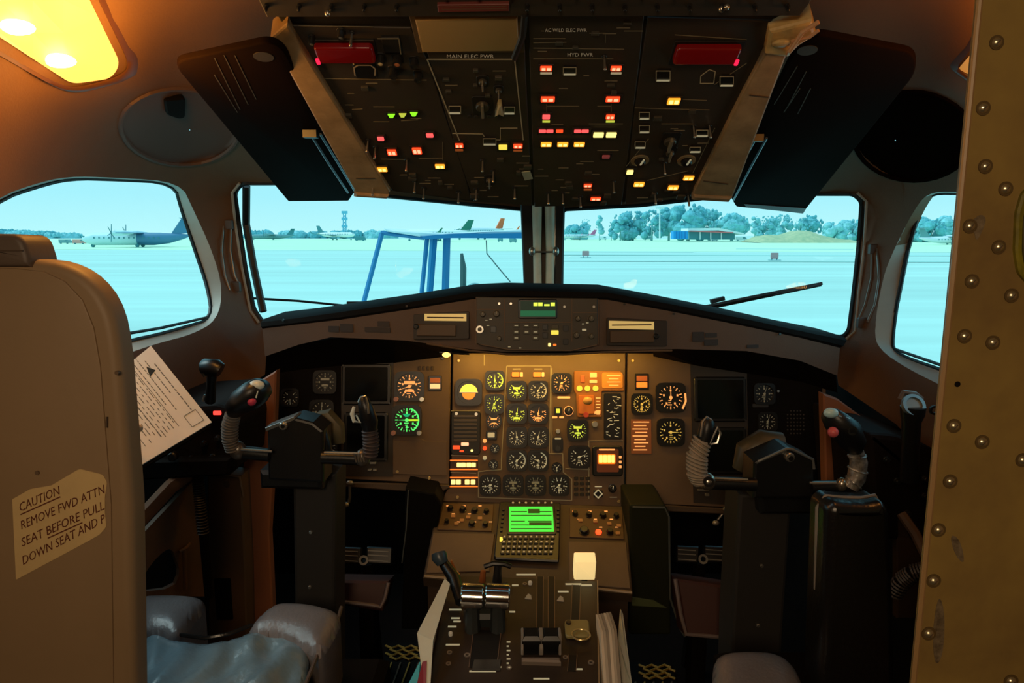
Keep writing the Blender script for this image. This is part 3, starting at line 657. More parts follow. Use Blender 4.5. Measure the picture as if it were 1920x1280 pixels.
# black sheets added as the brow's shadow above the side instrument panels
MP = Fr(P(1010, 680, 2.03), P(1030, 680, 2.03), P(1010, 680, 2.03)+(P(1010, 680, 2.03)-P(1010, 930, 1.95)))
for xs, ys in (((497, 560, 640, 740, 846), (704, 694, 686, 680, 667)), ((1225, 1310, 1400, 1500, 1570), (668, 686, 700, 716, 736))):
    fb = [(x, float(np.interp(x, [p[0] for p in face_b], [p[1] for p in face_b]))) for x in xs]
    rings = [[gsb(*p)+Vector((0, .01, .0)) for p in fb], [MP.wp(x, y, .001) for x, y in zip(xs, ys)]]
    mb = MB(); mb.add(rings[0]+rings[1], [(i, i+1, 5+i+1, 5+i) for i in range(4)]); mb.build('brow_shade_sheet', M_black, gs)
# top deck from the lip to the windscreen base
mb = MB(); 
deck_b = [(488, 606), (560, 600), (640, 592), (760, 576), (885, 553), (950, 551), (1140, 551), (1260, 574), (1400, 602), (1500, 622), (1592, 640)]
mb.add([gsb(*p)+Vector((0, .2, 0)) for p in lip_t]+[(sL if x < 1015 else sR)(x, y)+Vector((0, 0, -.02)) for x, y in deck_b], [(i, i+1, n+i+1, n+i) for i in range(n-1)])
mb.build('top_deck', M_rubber, gs)
def lF(px, py, d=0):   # local plane of the front face around a px point
    o = gsb(px, py, 0)+Vector((0, -.001-d, 0)); a = gsb(px+20, py)-gsb(px-20, py); 
    return Fr(o, o+Vector((a.x, a.y, 0)), o+Vector((0, .12, 1)))
# slotted trays with lit cream placards
for i, (cx, quad, plac, knob) in enumerate(((826, (776, 586, 880, 636), (797, 588, 875, 602), (782, 612)), (1194, (1137, 598, 1250, 648), (1141, 601, 1225, 617), (1228, 630)))):
    F = lF(cx, 612); mb = MB(); x0, y0, x1, y1 = quad; dy = 3 if i else -3
    mb.pxprism(F, roundpoly([(x0, y0-dy), (x1, y0+dy), (x1, y1+dy*.3), (x0, y1-dy*.3)], 3), 0, .004, .001); p = mb.build('tray_surround', mat('tray_dark', (40, 32, 26), .5), gs)
    mb = MB(); mb.rr(F, x0+6, y0+22, x1-24, y1-6, .004, .010, 2, .002); mb.build('drawer', mat('tray_brown', (84, 66, 48), .5), p)
    mb = MB(); mb.pxprism(F, [(plac[0], plac[1]), (plac[2], plac[1]+(2 if i else 0)), (plac[2], plac[3]+(1 if i else 0)), (plac[0], plac[3]-1)], .004, .009, .001)
    mb.build('placard', lit('placard_cream', (240, 210, 130), .35), p, label='cream lit placard')
    mb = MB(); yb = (plac[1]+plac[3])/2; mb.rr(F, plac[0]+5, yb-1.2, plac[2]-5, yb+1.2, .009, .0095); mb.build('placard_line', M_panel2, p)
    mb = MB(); mb.cyl(F, knob[0], knob[1], 5, .004, .016, 14, .002); mb.build('knob', M_blk2, p)
# little black slots in the brown face
for x0, y0, x1, y1 in ((616, 611, 636, 622), (638, 607, 662, 622), (684, 613, 712, 622), (708, 602, 730, 612), (712, 614, 732, 623), (1298, 622, 1320, 640), (1320, 636, 1346, 647), (1322, 624, 1344, 632), (1400, 646, 1422, 652)):
    F = lF((x0+x1)/2, (y0+y1)/2); mb = MB(); mb.rr(F, x0, y0, x1, y1, 0, .0015, 1)
    mb.build('slot', mat('slot_dark', (48, 40, 36), .6), gs)
# ridge line under the face in the middle, screws
mb = MB(); mb.tube([gsb(x, y, -.004) for x, y in ((800, 644), (880, 657), (950, 664), (1060, 664), (1130, 660), (1260, 657))], .003, 6); mb.build('lower_rail', M_panel, gs)
for x, y in ((533, 600), (764, 574), (1170, 570), (1262, 588), (1460, 626)):
    F = lF(x, y); mb = MB(); mb.cyl(F, x, y, 2.2, .004, .008, 8); mb.build('screw', M_dmetal, gs)
# autopilot control panel set into the middle of the glareshield
F = Fr(P(1005, 660, 1.842), P(1025, 660, 1.842), P(1005, 560, 1.857))
ap = thing('autopilot_panel', P(1005, 660, 1.84), 'autopilot control panel with a small green display in the middle of the glareshield', 'control panel')
M_ap = mat('autopilot_face', (58, 54, 44), .5)
mb = MB(); mb.pxprism(F, [(893, 556), (1120, 559), (1121, 646), (1070, 658), (950, 656), (893, 644)], -.03, .004, .002); mb.build('face', M_ap, ap)
mb = MB()
for a, b in (((893, 557), (893, 644)), ((946, 560), (946, 640)), ((1072, 560), (1072, 640)), ((1121, 560), (1121, 646)), ((946, 604), (1072, 604)), ((893, 580), (944, 580)), ((1075, 586), (1119, 586)), ((900, 645), (955, 655)), ((955, 655), (1070, 657)), ((1070, 657), (1119, 646))): mb.bar(F, *a, *b, 1.6, .004, .0055)
mb.build('edge_line', M_panel, ap)
mb = MB(); mb.rr(F, 972, 561, 1044, 597, .004, .010, 3, .002); d_ = mb.build('display_bezel', M_blk2, ap)
mb = MB(); mb.rr(F, 976, 564, 1041, 594, .010, .0105); mb.build('display', lit('lcd_dark_green', (6, 40, 30), .5), d_)
mb = MB(); mb.rr(F, 976, 582, 1041, 593, .0105, .0108); mb.build('display_band', lit('lcd_green', (8, 96, 62), .7), d_)
mb = MB()
for x0, x1 in ((1000, 1008), (1009, 1017), (1020, 1030), (1032, 1040)): mb.rr(F, x0, 567 if x1-x0 < 9 or x0 > 1031 else 570, x1, 573.5, .0108, .011)
mb.build('digits', lit('lcd_yellow', (215, 240, 80), 1.1), d_)
def knob(F, x, y, r, parent, m=M_blk2, h=.014, name='knob', cap=None):
    mb = MB(); k = F.m(x, y, 2*r)/2
    mb.lathe(F, x, y, [(k, 0), (k, h*.35), (k*.8, h*.4), (k*.78, h*.9), (k*.66, h)], 16); o = mb.build(name, m, parent, smooth=1)
    if cap: mb = MB(); a, b = F.loc(x, y); mb.lbar(F, (a, b), (a+k*.1, b+k*.7), k*.18, h, h+.0006); mb.build('pointer', cap, o)
    return o
for x, y, r in ((905, 589, 6), (931, 588, 7), (899, 617, 7), (1083, 597, 6), (1108, 597, 7), (936, 634, 5), (1080, 628, 7), (1108, 630, 6)): knob(F, x, y, r, ap, mat('knob_grey', (74, 70, 58), .45), cap=M_line)
mb = MB(); mb.ring(F, 900, 617, 4, 7, .014, .016); mb.build('knob_ring', M_metal, ap)
def btn(F, x, y, w, h, parent, m, z=0, zz=.004, name='button', r=1.2, bev=.0006, label=None):
    mb = MB(); mb.rr(F, x-w/2, y-h/2, x+w/2, y+h/2, z, z+zz, r, bev); o = mb.build(name, m, parent)
    if label: o['label'] = label
    return o
for x in (968, 987, 1004):
    for y in (610, 622, 633):
        if (x, y) == (987, 633): continue
        b = btn(F, x, y, 12, 8, ap, mat('button_grey', (70, 66, 52), .5), .004); btn(F, x, y, 7, 1.6, b, M_g_w, .008, .0005, 'legend')
btn(F, 1040, 623, 14, 8, ap, M_yel, .004, label='lit yellow button'); btn(F, 1040, 612, 14, 7, ap, mat('button_grey', (70, 66, 52), .5), .004); btn(F, 1030, 646, 5, 6, ap, M_amberw, .004, label='small lit amber light'); btn(F, 1040, 646, 6, 4, ap, M_org, .004)
for x, y in ((1022, 613), (1022, 628), (1060, 615), (1060, 640)): btn(F, x, y, 9, 11, ap, M_blk2, .004, .006, 'thumbwheel')
for x, y in ((936, 569), (958, 569), (1113, 575), (1058, 575)): mb = MB(); mb.cyl(F, x, y, 2.5, .004, .007, 8); mb.build('screw', M_metal, ap)
for x, y in ((912, 600), (920, 598), (1093, 607), (1101, 605), (915, 610), (955, 650), (975, 652)): btn(F, x, y, 5, 1.6, ap, M_g_w, .004, .0006, 'legend')
btn(F, 925, 617, 10, 12, ap, M_blk2, .004); btn(F, 1095, 618, 8, 4, ap, M_g_w, .004)

# ------------------------------------------------------------------ main instrument panel
MP = Fr(P(1010, 680, 2.03), P(1030, 680, 2.03), P(1010, 680, 2.03)+(P(1010, 680, 2.03)-P(1010, 930, 1.95)))
ip = thing('instrument_panel', MP.wp(1010, 940), 'brown main instrument panel full of lit dials under the glareshield', 'instrument panel')
plates = [([(506, 640), (845, 660), (842, 908), (634, 897), (506, 890)], M_panel, 'left_plate'), ([(849, 662), (1173, 662), (1170, 950), (826, 940), (846, 905)], M_panel, 'centre_plate'),
          ([(1177, 662), (1548, 665), (1552, 960), (1240, 945), (1174, 925)], M_panel, 'right_plate')]
for pl, m, nm in plates:
    mb = MB(); mb.pxprism(MP, pl, -.03, 0, .002); mb.build(nm, m, ip)
mb = MB(); mb.pxprism(MP, [(640, 903), (842, 908), (846, 914), (820, 925), (640, 912)], -.02, .006, .003); mb.build('lower_edge', M_panel2, ip); mb = MB(); mb.pxprism(MP, [(1174, 927), (1245, 946), (1400, 955), (1400, 965), (1240, 958), (1172, 940)], -.02, .006, .003); mb.build('lower_edge', M_panel2, ip)
M_sur = mat('screen_surround', (40, 33, 26), .5)
mb = MB(); mb.pxprism(MP, [(634, 664), (738, 668), (737, 893), (634, 892)], 0, .002); mb.build('screen_surround', M_sur, ip)
mb = MB(); mb.pxprism(MP, [(1294, 674), (1404, 680), (1406, 948), (1300, 942)], 0, .002); mb.build('screen_surround', M_sur, ip)
# black instrument sub-panels beside the two pilots' screens
mb = MB(); mb.pxprism(MP, roundpoly([(512, 660), (640, 668), (640, 890), (512, 880)], 4), 0, .003); mb.build('side_plate', M_black, ip)
mb = MB(); mb.pxprism(MP, roundpoly([(1400, 690), (1540, 690), (1545, 950), (1404, 940)], 4), 0, .003); mb.build('side_plate', M_black, ip)
def screen(x0, y0, x1, y1):
    mb = MB(); mb.rr(MP, x0-6, y0-6, x1+6, y1+6, 0, .010, 6, .003); b = mb.build('screen_bezel', M_blk2, ip)
    mb = MB(); mb.rr(MP, x0, y0, x1, y1, .010, .011, 3); mb.build('screen', M_sock, b)
    for x, y in ((x0-3, y0-3), (x1+3, y0-3), (x0-3, y1+3), (x1+3, y1+3)):
        mb = MB(); mb.cyl(MP, x, y, 1.8, .010, .0115, 8); mb.build('screw', M_dmetal, b)
    return b
screen(648, 688, 728, 752); screen(652, 778, 722, 838+20); screen(1306, 712, 1392, 784); screen(1322, 806, 1392, 882)
def gauge(x, y, r, mk, style='round', needle=None, n=12, bez=M_blk2, sq=True, a0=None, a1=None, F=None, par=None, corner=False, seed=0):
    F = F or MP; par = par or ip; rnd = random.Random(int(x*7+y)+seed)
    mb = MB(); mb.ring(F, x, y, r*.86, r, 0, .009, 28, sq=sq); mb.cyl(F, x, y, r*.9, 0, .0035, 24)
    g = mb.build('gauge', bez, par, smooth=1)
    if mk is M_g_g: g['label'] = 'green lit compass dial'
    elif mk is M_g_o: g['label'] = 'orange lit round dial'
    elif mk is M_g_d: g['label'] = 'dim unlit round dial'
    cx, cy = F.loc(x, y); R = F.m(x, y, 2*r)/2*.82; z0, z1 = .0035, .0042
    d = MB()
    if style == 'half':
        d.prism(F, [(cx+R*.8*math.cos(t), cy+R*.75*math.sin(t)) for t in [PI*i/12 for i in range(13)]], z0, z1)
        f = d.build('sky_half', mk, g)
        d = MB(); d.prism(F, [(cx+R*.62*math.cos(-t), cy-R*.06+R*.62*math.sin(-t)) for t in [PI*i/12 for i in range(13)]], z0, z1); d.build('ground_half', M_org, g)
        d = MB(); d.lbar(F, (cx-R*.85, cy), (cx+R*.85, cy), R*.07, z1, z1+.0006); d.build('horizon_bar', M_g_w, g); return g
    A0 = -225 if a0 is None else a0; A1 = 45 if a1 is None else a1; N = n*2
    for i in range(N+1):
        t = math.radians(A0+(A1-A0)*i/N); l = .24 if i % 2 == 0 else .12; w = R*(.075 if i % 2 == 0 else .045)
        d.lbar(F, (cx+R*.95*math.cos(t), cy+R*.95*math.sin(t)), (cx+R*(.95-l)*math.cos(t), cy+R*(.95-l)*math.sin(t)), w, z0, z1)
    for i in range(0, n+1, 2):        # small figures round the scale, too small to read
        t = math.radians(A0+(A1-A0)*i/n); q = (cx+R*.58*math.cos(t), cy+R*.58*math.sin(t)); d.prism(F, rrect(q[0], q[1], R*.13, R*.17), z0, z1)
    for i in range(3):
        yy = cy-R*(.25+.17*i); wv = R*rnd.uniform(.2, .42); d.prism(F, rrect(cx+R*rnd.uniform(-.1, .1), yy, wv, R*.07), z0, z1)
    if style == 'arc': 
        pts = [(cx+R*.98*math.cos(t), cy+R*.98*math.sin(t)) for t in [math.radians(-60+i*12) for i in range(12)]]
        for p, q in zip(pts, pts[1:]): d.lbar(F, p, q, R*.12, z0, z1)
    if style == 'drum': d.prism(F, rrect(cx, cy+R*.3, R*.9, R*.26), z0, z1); d.prism(F, rrect(cx, cy-R*.35, R*.7, R*.2), z0, z1)
    if style == 'win': d.prism(F, rrect(cx, cy-R*.55, R*.85, R*.24, R*.05), z0, z1)
    d.build('dial_marks', mk, g)
    if needle is not None:
        t = math.radians(needle); nb = MB(); nb.prism(F, [(cx-math.sin(t)*R*.06-math.cos(t)*R*.2, cy+math.cos(t)*R*.06-math.sin(t)*R*.2), (cx+math.sin(t)*R*.06-math.cos(t)*R*.2, cy-math.cos(t)*R*.06-math.sin(t)*R*.2), (cx+math.cos(t)*R*.8, cy+math.sin(t)*R*.8)], .006, .0068)
        nb.prism(F, circ(cx, cy, R*.13, 12), .0045, .0075); nb.build('needle', mk, g)
    if corner:
        for sx in (-1, 1):
            mb = MB(); mb.cyl(F, x+sx*r*.86, y+r*.86, r*.17, .006, .018, 12, .001); mb.build('knob', mat('knob_pinkish', (170, 120, 110), .4) if sx < 0 else M_metal, g)
    return g
# left pilot
gauge(768, 724, 28, M_g_o, 'drum', 200, 10, a0=-270, a1=90, corner=True, sq=True)
gg = gauge(763, 787, 28, M_g_g, 'arc', 180, 12, a0=-270, a1=90, corner=True)
F = MP; cx, cy = F.loc(763, 787); R = F.m(763, 787, 46)/2
mb = MB(); mb.lbar(F, (cx+R*.1, cy), (cx+R*.95, cy), R*.14, .005, .0058); mb.build('course_bar', lit('lit_lime', (190, 230, 40), 1.0), gg)
mb = MB(); mb.prism(F, [(cx-R*.35, cy+R*.5), (cx+R*.35, cy+R*.5), (cx+R*.12, cy+R*.25), (cx-R*.12, cy+R*.25)], .005, .0058); mb.build('flag', lit('lit_teal', (0, 170, 110), .8), gg)
gauge(610, 716, 22, M_g_d, 'drum', None, 8, a0=-270, a1=90); gauge(604, 772, 23, M_g_d, 'round', 90, 8, a0=-270, a1=90); gauge(545, 745, 17, M_g_d, 'round', None, 6)
gauge(612, 838, 22, M_g_d, 'win', None, 8)
def annun(x, y, w, h, m1, m2, par=None, F=None, frame=M_blk2):
    F = F or MP; par = par or ip
    mb = MB(); mb.rr(F, x-w/2-3, y-h/2-3, x+w/2+3, y+h/2+3, 0, .004, 1.5, .001); a = mb.build('annunciator', frame, par)
    btn(F, x, y-h*.24, w, h*.42, a, m1, .004, .003, 'upper_lens', 1); btn(F, x, y+h*.26, w, h*.42, a, m2, .004, .003, 'lower_lens', 1); return a
M_dimor = lit('lens_dim_orange', (170, 90, 40), .25)
annun(816, 718, 19, 22, M_dimor, lit('lens_cream', (255, 205, 150), .7)); annun(1203, 715, 20, 24, M_dimor, M_org)
mb = MB(); mb.pxprism(MP, [(737, 826), (770, 826), (778, 822), (790, 822), (798, 826), (838, 826), (838, 892), (737, 888)], 0, .003, .001); mb.build('blank_cover', M_panel, ip)
for x, y in ((745, 884), (805, 896), (1190, 920), (1500, 680), (830, 672), (860, 676), (1160, 676), (858, 932), (1160, 940), (1186, 676)):
    mb = MB(); mb.cyl(MP, x, y, 3, 0, .004, 10, .001); mb.build('screw', M_dmetal if x in (830, 1500) else mat('screw_brass', (190, 165, 115), .35, metal=.7), ip)
for x, w in ((787, 6), (795, 6), (803, 6), (811, 6)): btn(MP, x, 690, w*.7, 8, ip, M_panel2, 0, .003, 'engraving')
# centre panel: engine gauges in two columns inside a pale outline
mb = MB()
for a, b in zip([(950, 686), (1033, 686), (1030, 850), (1055, 850), (1056, 885), (1072, 898), (1072, 938), (897, 932), (897, 884), (912, 882), (940, 880), (940, 862), (944, 800)], [(1033, 686), (1030, 850), (1055, 850), (1056, 885), (1072, 898), (1072, 938), (897, 932), (897, 884), (912, 882), (940, 880), (940, 862), (944, 800), (950, 686)]): mb.bar(MP, *a, *b, 1.8, 0, .0015)
for a, b in (((846, 770), (900, 770)), ((908, 665), (908, 685)), ((846, 853), (896, 855)), ((845, 885), (893, 887)), ((1060, 878), (1106, 880)), ((1104, 826), (1168, 826)), ((1104, 826), (1104, 935)), ((1035, 690), (1035, 850))): mb.bar(MP, *a, *b, 1.6, 0, .0015)
mb.build('outline', M_line, ip)
mb = MB(); mb.rr(MP, 846, 770, 901, 852, 0, .006, 6, .002); cw = mb.build('warning_panel', M_overd, ip)
for i in range(7):
    btn(MP, 873, 780+i*7.5, 44, 4.5, cw, mat('lens_off', (60, 48, 32), .4), .006, .0015, 'lens_row', .5)
btn(MP, 856, 838, 13, 7, cw, M_red, .007, .002, 'lit_lens'); btn(MP, 872, 832, 14, 6, cw, M_redw, .007, .002, 'lit_lens'); btn(MP, 866, 845, 8, 3, cw, M_red, .007, .002, 'lit_lens')
mb = MB(); mb.cyl(MP, 856, 775, 3, .006, .008, 10); mb.cyl(MP, 893, 776, 3, .006, .008, 10); mb.build('screw', M_metal, cw)
mb = MB(); mb.cyl(MP, 885, 844, 2.5, .006, .009, 8); mb.build('lamp', M_amberw, cw)
for y, xs in ((871, (861, 869, 879, 888)), (903, (850, 860, 876, 887))):
    mb = MB(); mb.rr(MP, 844, y-11, 896, y+11, 0, .003, 1, .001); f = mb.build('lamp_strip', mat('strip_dark', (64, 34, 16), .5), ip)
    for x in xs: btn(MP, x, y, 8.4, 9 if y > 880 else 8, f, M_amberw, .003, .003, 'lit_lens', 1)
    mb = MB(); mb.rr(MP, 844, y-9.5, 896, y-7.5, .003, .006); mb.rr(MP, 844, y+7.5, 896, y+9.5, .003, .006); mb.build('frame_line', M_org, f)
gauge(879, 735, 25, M_yel, 'half')
gauge(928, 713, 18.5, M_g_yg, 'arc', 90, 8); gauge(927, 757, 18.5, M_g_yg, 'round', 60, 9, a0=-270, a1=90); gauge(926, 789, 15, M_g_o, 'drum', None, 6, sq=False)
gauge(928, 840, 9, M_g_w, 'round', 45, 4, sq=False); gauge(925, 870, 9, M_g_w, 'round', 120, 4, sq=False)
mb = MB(); mb.rr(MP, 911, 807, 932, 824, 0, .006, 2, .001); q = mb.build('counter', M_blk2, ip); btn(MP, 921, 815, 13, 9, q, M_g_w, .006, .001, 'window')
for x in (969, 1009):
    gauge(x, 732, 18.5, M_g_w if x > 1000 else M_g_yg, 'drum' if x < 1000 else 'arc', 130 if x < 1000 else 60, 8); gauge(x, 775, 19, M_g_yg if x < 1000 else M_g_o, 'win', 80, 8, a0=-200, a1=20)
    gauge(x, 819, 19.5, M_g_w, 'round', 100 if x < 1000 else 75, 9); gauge(x, 863, 19.5, M_g_w, 'arc', 40 if x < 1000 else 160, 8)
    btn(MP, x-2, 702, 14, 9, ip, M_org, 0, .004, 'counter'); btn(MP, x+9, 702, 5, 9, ip, M_g_o, 0, .004, 'counter'); btn(MP, x, 692, 16, 3, ip, M_line, 0, .002, 'legend')
for x, nd, s_ in ((919, 200, 'round'), (962, 100, 'drum'), (1004, 90, 'drum'), (1048, 220, 'round')): gauge(x, 909, 19.5, M_g_w if x in (919, 1048) else M_g_d, s_, nd, 8, a0=-250, a1=70)
gauge(1053, 718, 19, M_g_o, 'round', 30, 9, a0=-270, a1=90)
btn(MP, 1057, 745, 24, 4, ip, M_g_o, 0, .002, 'label_plate'); btn(MP, 1046, 770, 14, 14, ip, M_blk2, 0, .006, 'switch_guard'); btn(MP, 1046, 770, 7, 8, ip, M_g_yg, .006, .002, 'switch_cap')
knob(MP, 1066, 770, 8, ip, M_blk2, cap=M_g_w); mb = MB(); mb.ring(MP, 1066, 770, 6, 9, 0, .004); mb.build('knob_collar', M_g_o, ip)
btn(MP, 1040, 782, 10, 4, ip, M_g_o, 0, .002, 'legend'); btn(MP, 1053, 782, 9, 4, ip, M_g_o, 0, .002, 'legend')
mb = MB(); mb.cyl(MP, 1046, 808, 4.5, 0, .010, 12, .001); mb.build('push_knob', M_metal, ip)
mb = MB(); mb.rr(MP, 1036, 818, 1056, 848, 0, .002, 8); gsl = mb.build('gear_slot', M_blk2, ip); btn(MP, 1046, 822, 12, 3, gsl, M_g_w, .002, .001, 'legend'); mb = MB(); mb.cyl(MP, 1046, 840, 5, .002, .012, 12); mb.build('plunger', M_dmetal, gsl)
gauge(1083, 806, 20, M_g_yg, 'drum', -60, 8); gauge(1086, 856, 21, M_g_w, 'round', 20, 7); gauge(1044, 876, 10, M_g_w, 'round', 45, 4, sq=False)
# landing gear lever block
mb = MB(); mb.pxprism(MP, roundpoly([(1076, 695), (1162, 695), (1170, 705), (1170, 733), (1128, 733), (1128, 782), (1082, 782), (1080, 738), (1076, 733)], 3), 0, .006, .002); gb = mb.build('gear_lever_plate', mat('gear_orange_brown', (150, 96, 40), .5), ip)
mb = MB(); mb.rr(MP, 1128, 698, 1167, 728, .006, .008, 4, .001); mb.build('scale_plate', mat('scale_orange', (205, 140, 60), .5), gb)
for i in range(4): btn(MP, 1150, 704+i*6, 26-(i % 2)*8, 1.8, gb, M_g_o, .008, .001, 'scale_line', .3)
for x in (1086, 1101, 1116): 
    mb = MB(); mb.cyl(MP, x, 728, 5.5, .006, .010, 14, .001); mb.build('gear_light', lit('gear_light_green', (190, 200, 80), .5), gb)
for x, y, w, h in ((1112, 703, 13, 9), (1112, 715, 14, 6), (1092, 710, 8, 14)): btn(MP, x, y, w, h, gb, M_g_o if x > 1100 else M_dimor, .006, .003, 'legend_block')
mb = MB(); mb.rr(MP, 1084, 740, 1114, 776, .006, .010, 3, .002); mb.build('lever_guide', mat('guide_orange', (190, 110, 40), .45), gb)
mb = MB(); mb.tube([MP.wp(1098, 748, .008), MP.wp(1098, 752, .05)], .004, 8); mb.ball(MP.wp(1098, 750, .055), .013, sc=(1.1, .8, .9)); mb.build('gear_lever', mat('lever_tan', (210, 160, 90), .4), gb, smooth=1)
mb = MB(); mb.cyl(MP, 1098, 777, 5, .006, .014, 12); mb.build('red_button', mat('button_red', (190, 70, 50), .4), gb)
for i in range(6): btn(MP, 1121, 746+i*6, 6 if i % 2 else 9, 2, gb, M_g_o, .006, .001, 'scale_line', .3)
btn(MP, 1118, 773, 14, 5, gb, M_g_o, .006, .001, 'legend'); 
mb = MB(); mb.cyl(MP, 1115, 795, 6, 0, .008, 12, .001); mb.build('push_knob', M_metal, ip)
mb = MB(); mb.rr(MP, 1132, 737, 1165, 823, 0, .004, 3, .001); pl = mb.build('scale_placard', M_face, ip)
rnd = random.Random(5); mb = MB()
for i in range(26): x = 1149+rnd.uniform(-11, 11); y = 742+i*3; mb.bar(MP, x-rnd.uniform(1, 5), y+rnd.uniform(-2, 2), x+rnd.uniform(1, 5), y+rnd.uniform(-3, 3), 1.3, .004, .0045)
mb.build('markings', M_g_w, pl, kind='stuff')
mb = MB(); mb.rr(MP, 1110, 835, 1167, 892, 0, .010, 6, .003); fz = mb.build('display_bezel', M_blk2, ip)
mb = MB(); mb.rr(MP, 1118, 841, 1159, 884, .010, .0105, 3); mb.build('display', lit('display_brown', (90, 40, 14), .4), fz)
mb = MB()
for x0, x1 in ((1122, 1129), (1130, 1137), (1138, 1145), (1145.5, 1151)): mb.rr(MP, x0, 852, x1, 866, .0105, .0115, 1)
mb.build('lit_digits', lit('digits_hot_orange', (255, 190, 90), 2.0), fz)
mb = MB(); mb.rr(MP, 1120, 850, 1153, 869, .0105, .0108, 3); mb.build('digit_glow', lit('digit_orange', (240, 110, 20), 1.0), fz)
for y in (856, 865, 874): btn(MP, 1162, y, 5, 5, fz, M_g_o, .010, .002)
btn(MP, 1137, 842, 30, 3, fz, M_g_o, .0105, .001, 'legend')
for i in range(4):
    for j in range(3): btn(MP, 1080+j*11, 896+i*10, 8, 6, ip, mat('lens_off2', (34, 30, 22), .4), 0, .003, 'lens')
btn(MP, 1121, 925, 17, 13, ip, M_blk2, 0, .006, 'switch_guard'); mb = MB(); mb.ring(MP, 1121, 925, 6, 9, .006, .008, 4, ); mb.build('guard_frame', M_g_w, ip); knob(MP, 1148, 915, 8, ip, M_blk2, cap=M_g_w)
btn(MP, 1122, 912, 14, 2, ip, M_g_w, 0, .001, 'legend'); btn(MP, 1150, 932, 14, 2, ip, M_g_d, 0, .001, 'legend')
for x, y, m in ((909, 826, M_g_o), (909, 840, M_red), (909, 858, M_g_w)): mb = MB(); mb.cyl(MP, x, y, 4, 0, .006, 10, .001); mb.build('indicator_light', m, ip)
# right pilot
gauge(1203, 757, 20, M_g_y, 'round', 40, 12, a0=-270, a1=90); gauge(1257, 745, 28, M_g_o, 'round', 90, 10, a0=-270, a1=90, corner=False)
gauge(1257, 810, 26, M_g_y, 'round', 0, 10, a0=-270, a1=90)
mb = MB(); mb.tube([MP.wp(1283, 737, .012), MP.wp(1284, 752, .012), MP.wp(1278, 766, .012)], .003, 6); mb.build('index_lever', M_g_o, ip)
mb = MB(); mb.rr(MP, 1183, 786, 1221, 850, 0, .002, 1); pq = mb.build('placard', mat('placard_orange_brown', (150, 92, 54), .5), ip)
for i in range(9): btn(MP, 1202+(-2 if i % 3 else 0), 791+i*6.5, 30-(i*7 % 13), 2.2, pq, M_g_o, .002, .0006, 'text_line', .2)
for x, y, r in ((1432, 738, 20), (1438, 790, 18)): gauge(x, y, r, M_g_d, 'round', 70, 8, a0=-270, a1=90)
btn(MP, 1435, 820, 44, 3, ip, M_dmetal, .003, .002, 'chrome_strip'); btn(MP, 1425, 760, 30, 7, ip, mat('dim_grey', (40, 40, 40), .5), .003, .002, 'label_plate')
for r_ in range(7):
    for c_ in range(6):
        if (r_-3)**2+(c_-2.5)**2 < 12: mb = MB(); mb.cyl(MP, 1476+c_*6, 770+r_*7, 1.5, .003, .004, 6); mb.build('speaker_hole', mat('hole_grey', (60, 54, 50), .6), ip)
mb = MB(); mb.cyl(MP, 1458, 733, 2.5, .003, .006, 8); mb.build('screw', M_metal, ip)
for x, y, w in ((700, 862+5, 12), (694, 880, 7), (704, 880, 7)): btn(MP, x, y, w, 4, ip, M_metal, .0, .01, 'switch_cap')
btn(MP, 1318, 918, 22, 3, ip, M_metal, 0, .006, 'switch_cap'); btn(MP, 1325, 927, 8, 5, ip, M_metal, 0, .006, 'switch_cap')
# flood lamps under the glareshield
for x, pw in ((885, 1.0), (960, 1.0), (1040, 1.0), (1120, 1.0), (1195, .45)):
    c = gsb(x, 655, .06)+Vector((0, 0, -.004)); l = light('AREA', 'panel_flood_light', c, 0.31*pw, (1.0, 0.55, 0.09), size=.05, aim=tuple(MP.wp(x, 745)))
fl = thing('flood_lamp', P(838, 664, 1.90), 'small glowing lamp under the glareshield above the left gauges', 'lamp')
mb = MB(); mb.tube([P(824, 660, 1.90), P(846, 662, 1.90)], .006, 10); mb.tube([P(844, 662, 1.90), P(880, 664, 1.90)], .0025, 6); mb.build('housing', M_dmetal, fl, smooth=1)
mb = MB(); mb.ball(P(837, 665, 1.893), .009, sc=(1.3, .8, .8)); mb.build('bulb', lit('bulb_warm', (255, 190, 90), 3.0), fl)
# ------------------------------------------------------------------ overhead panel
OH = Fr(P(1010, 378, 1.75), P(1030, 378, 1.75), P(1010, 0, 1.20))
oh = thing('overhead_panel', OH.wp(1010, 380), 'dark overhead panel full of switches with lit red and amber captions', 'overhead panel')
mb = MB(); mb.pxprism(OH, [(520, 36), (1500, 36), (1455, 100), (1310, 366), (1200, 381), (1050, 390), (880, 381), (690, 356)], -.06, -.004, .004); mb.build('housing', M_overd, oh)
secs = [('left_switch_plate', [(548, 48), (770, 52), (800, 110), (872, 330), (884, 376), (735, 358)]), ('electrical_plate', [(800, 96), (984, 96), (998, 386), (888, 378), (858, 290)]),
        ('hydraulic_plate', [(990, 30), (1208, 26), (1200, 110), (1166, 384), (1002, 388)]), ('right_switch_plate', [(1214, 34), (1452, 40), (1400, 160), (1296, 362), (1172, 383), (1190, 200)])]
plates = {}
for nm, pl in secs:
    mb = MB(); mb.pxprism(OH, inset([(x, -y) for x, y in pl][::-1], 1.5) and pl, -.004, 0, .0015); plates[nm] = mb.build(nm, M_over, oh)
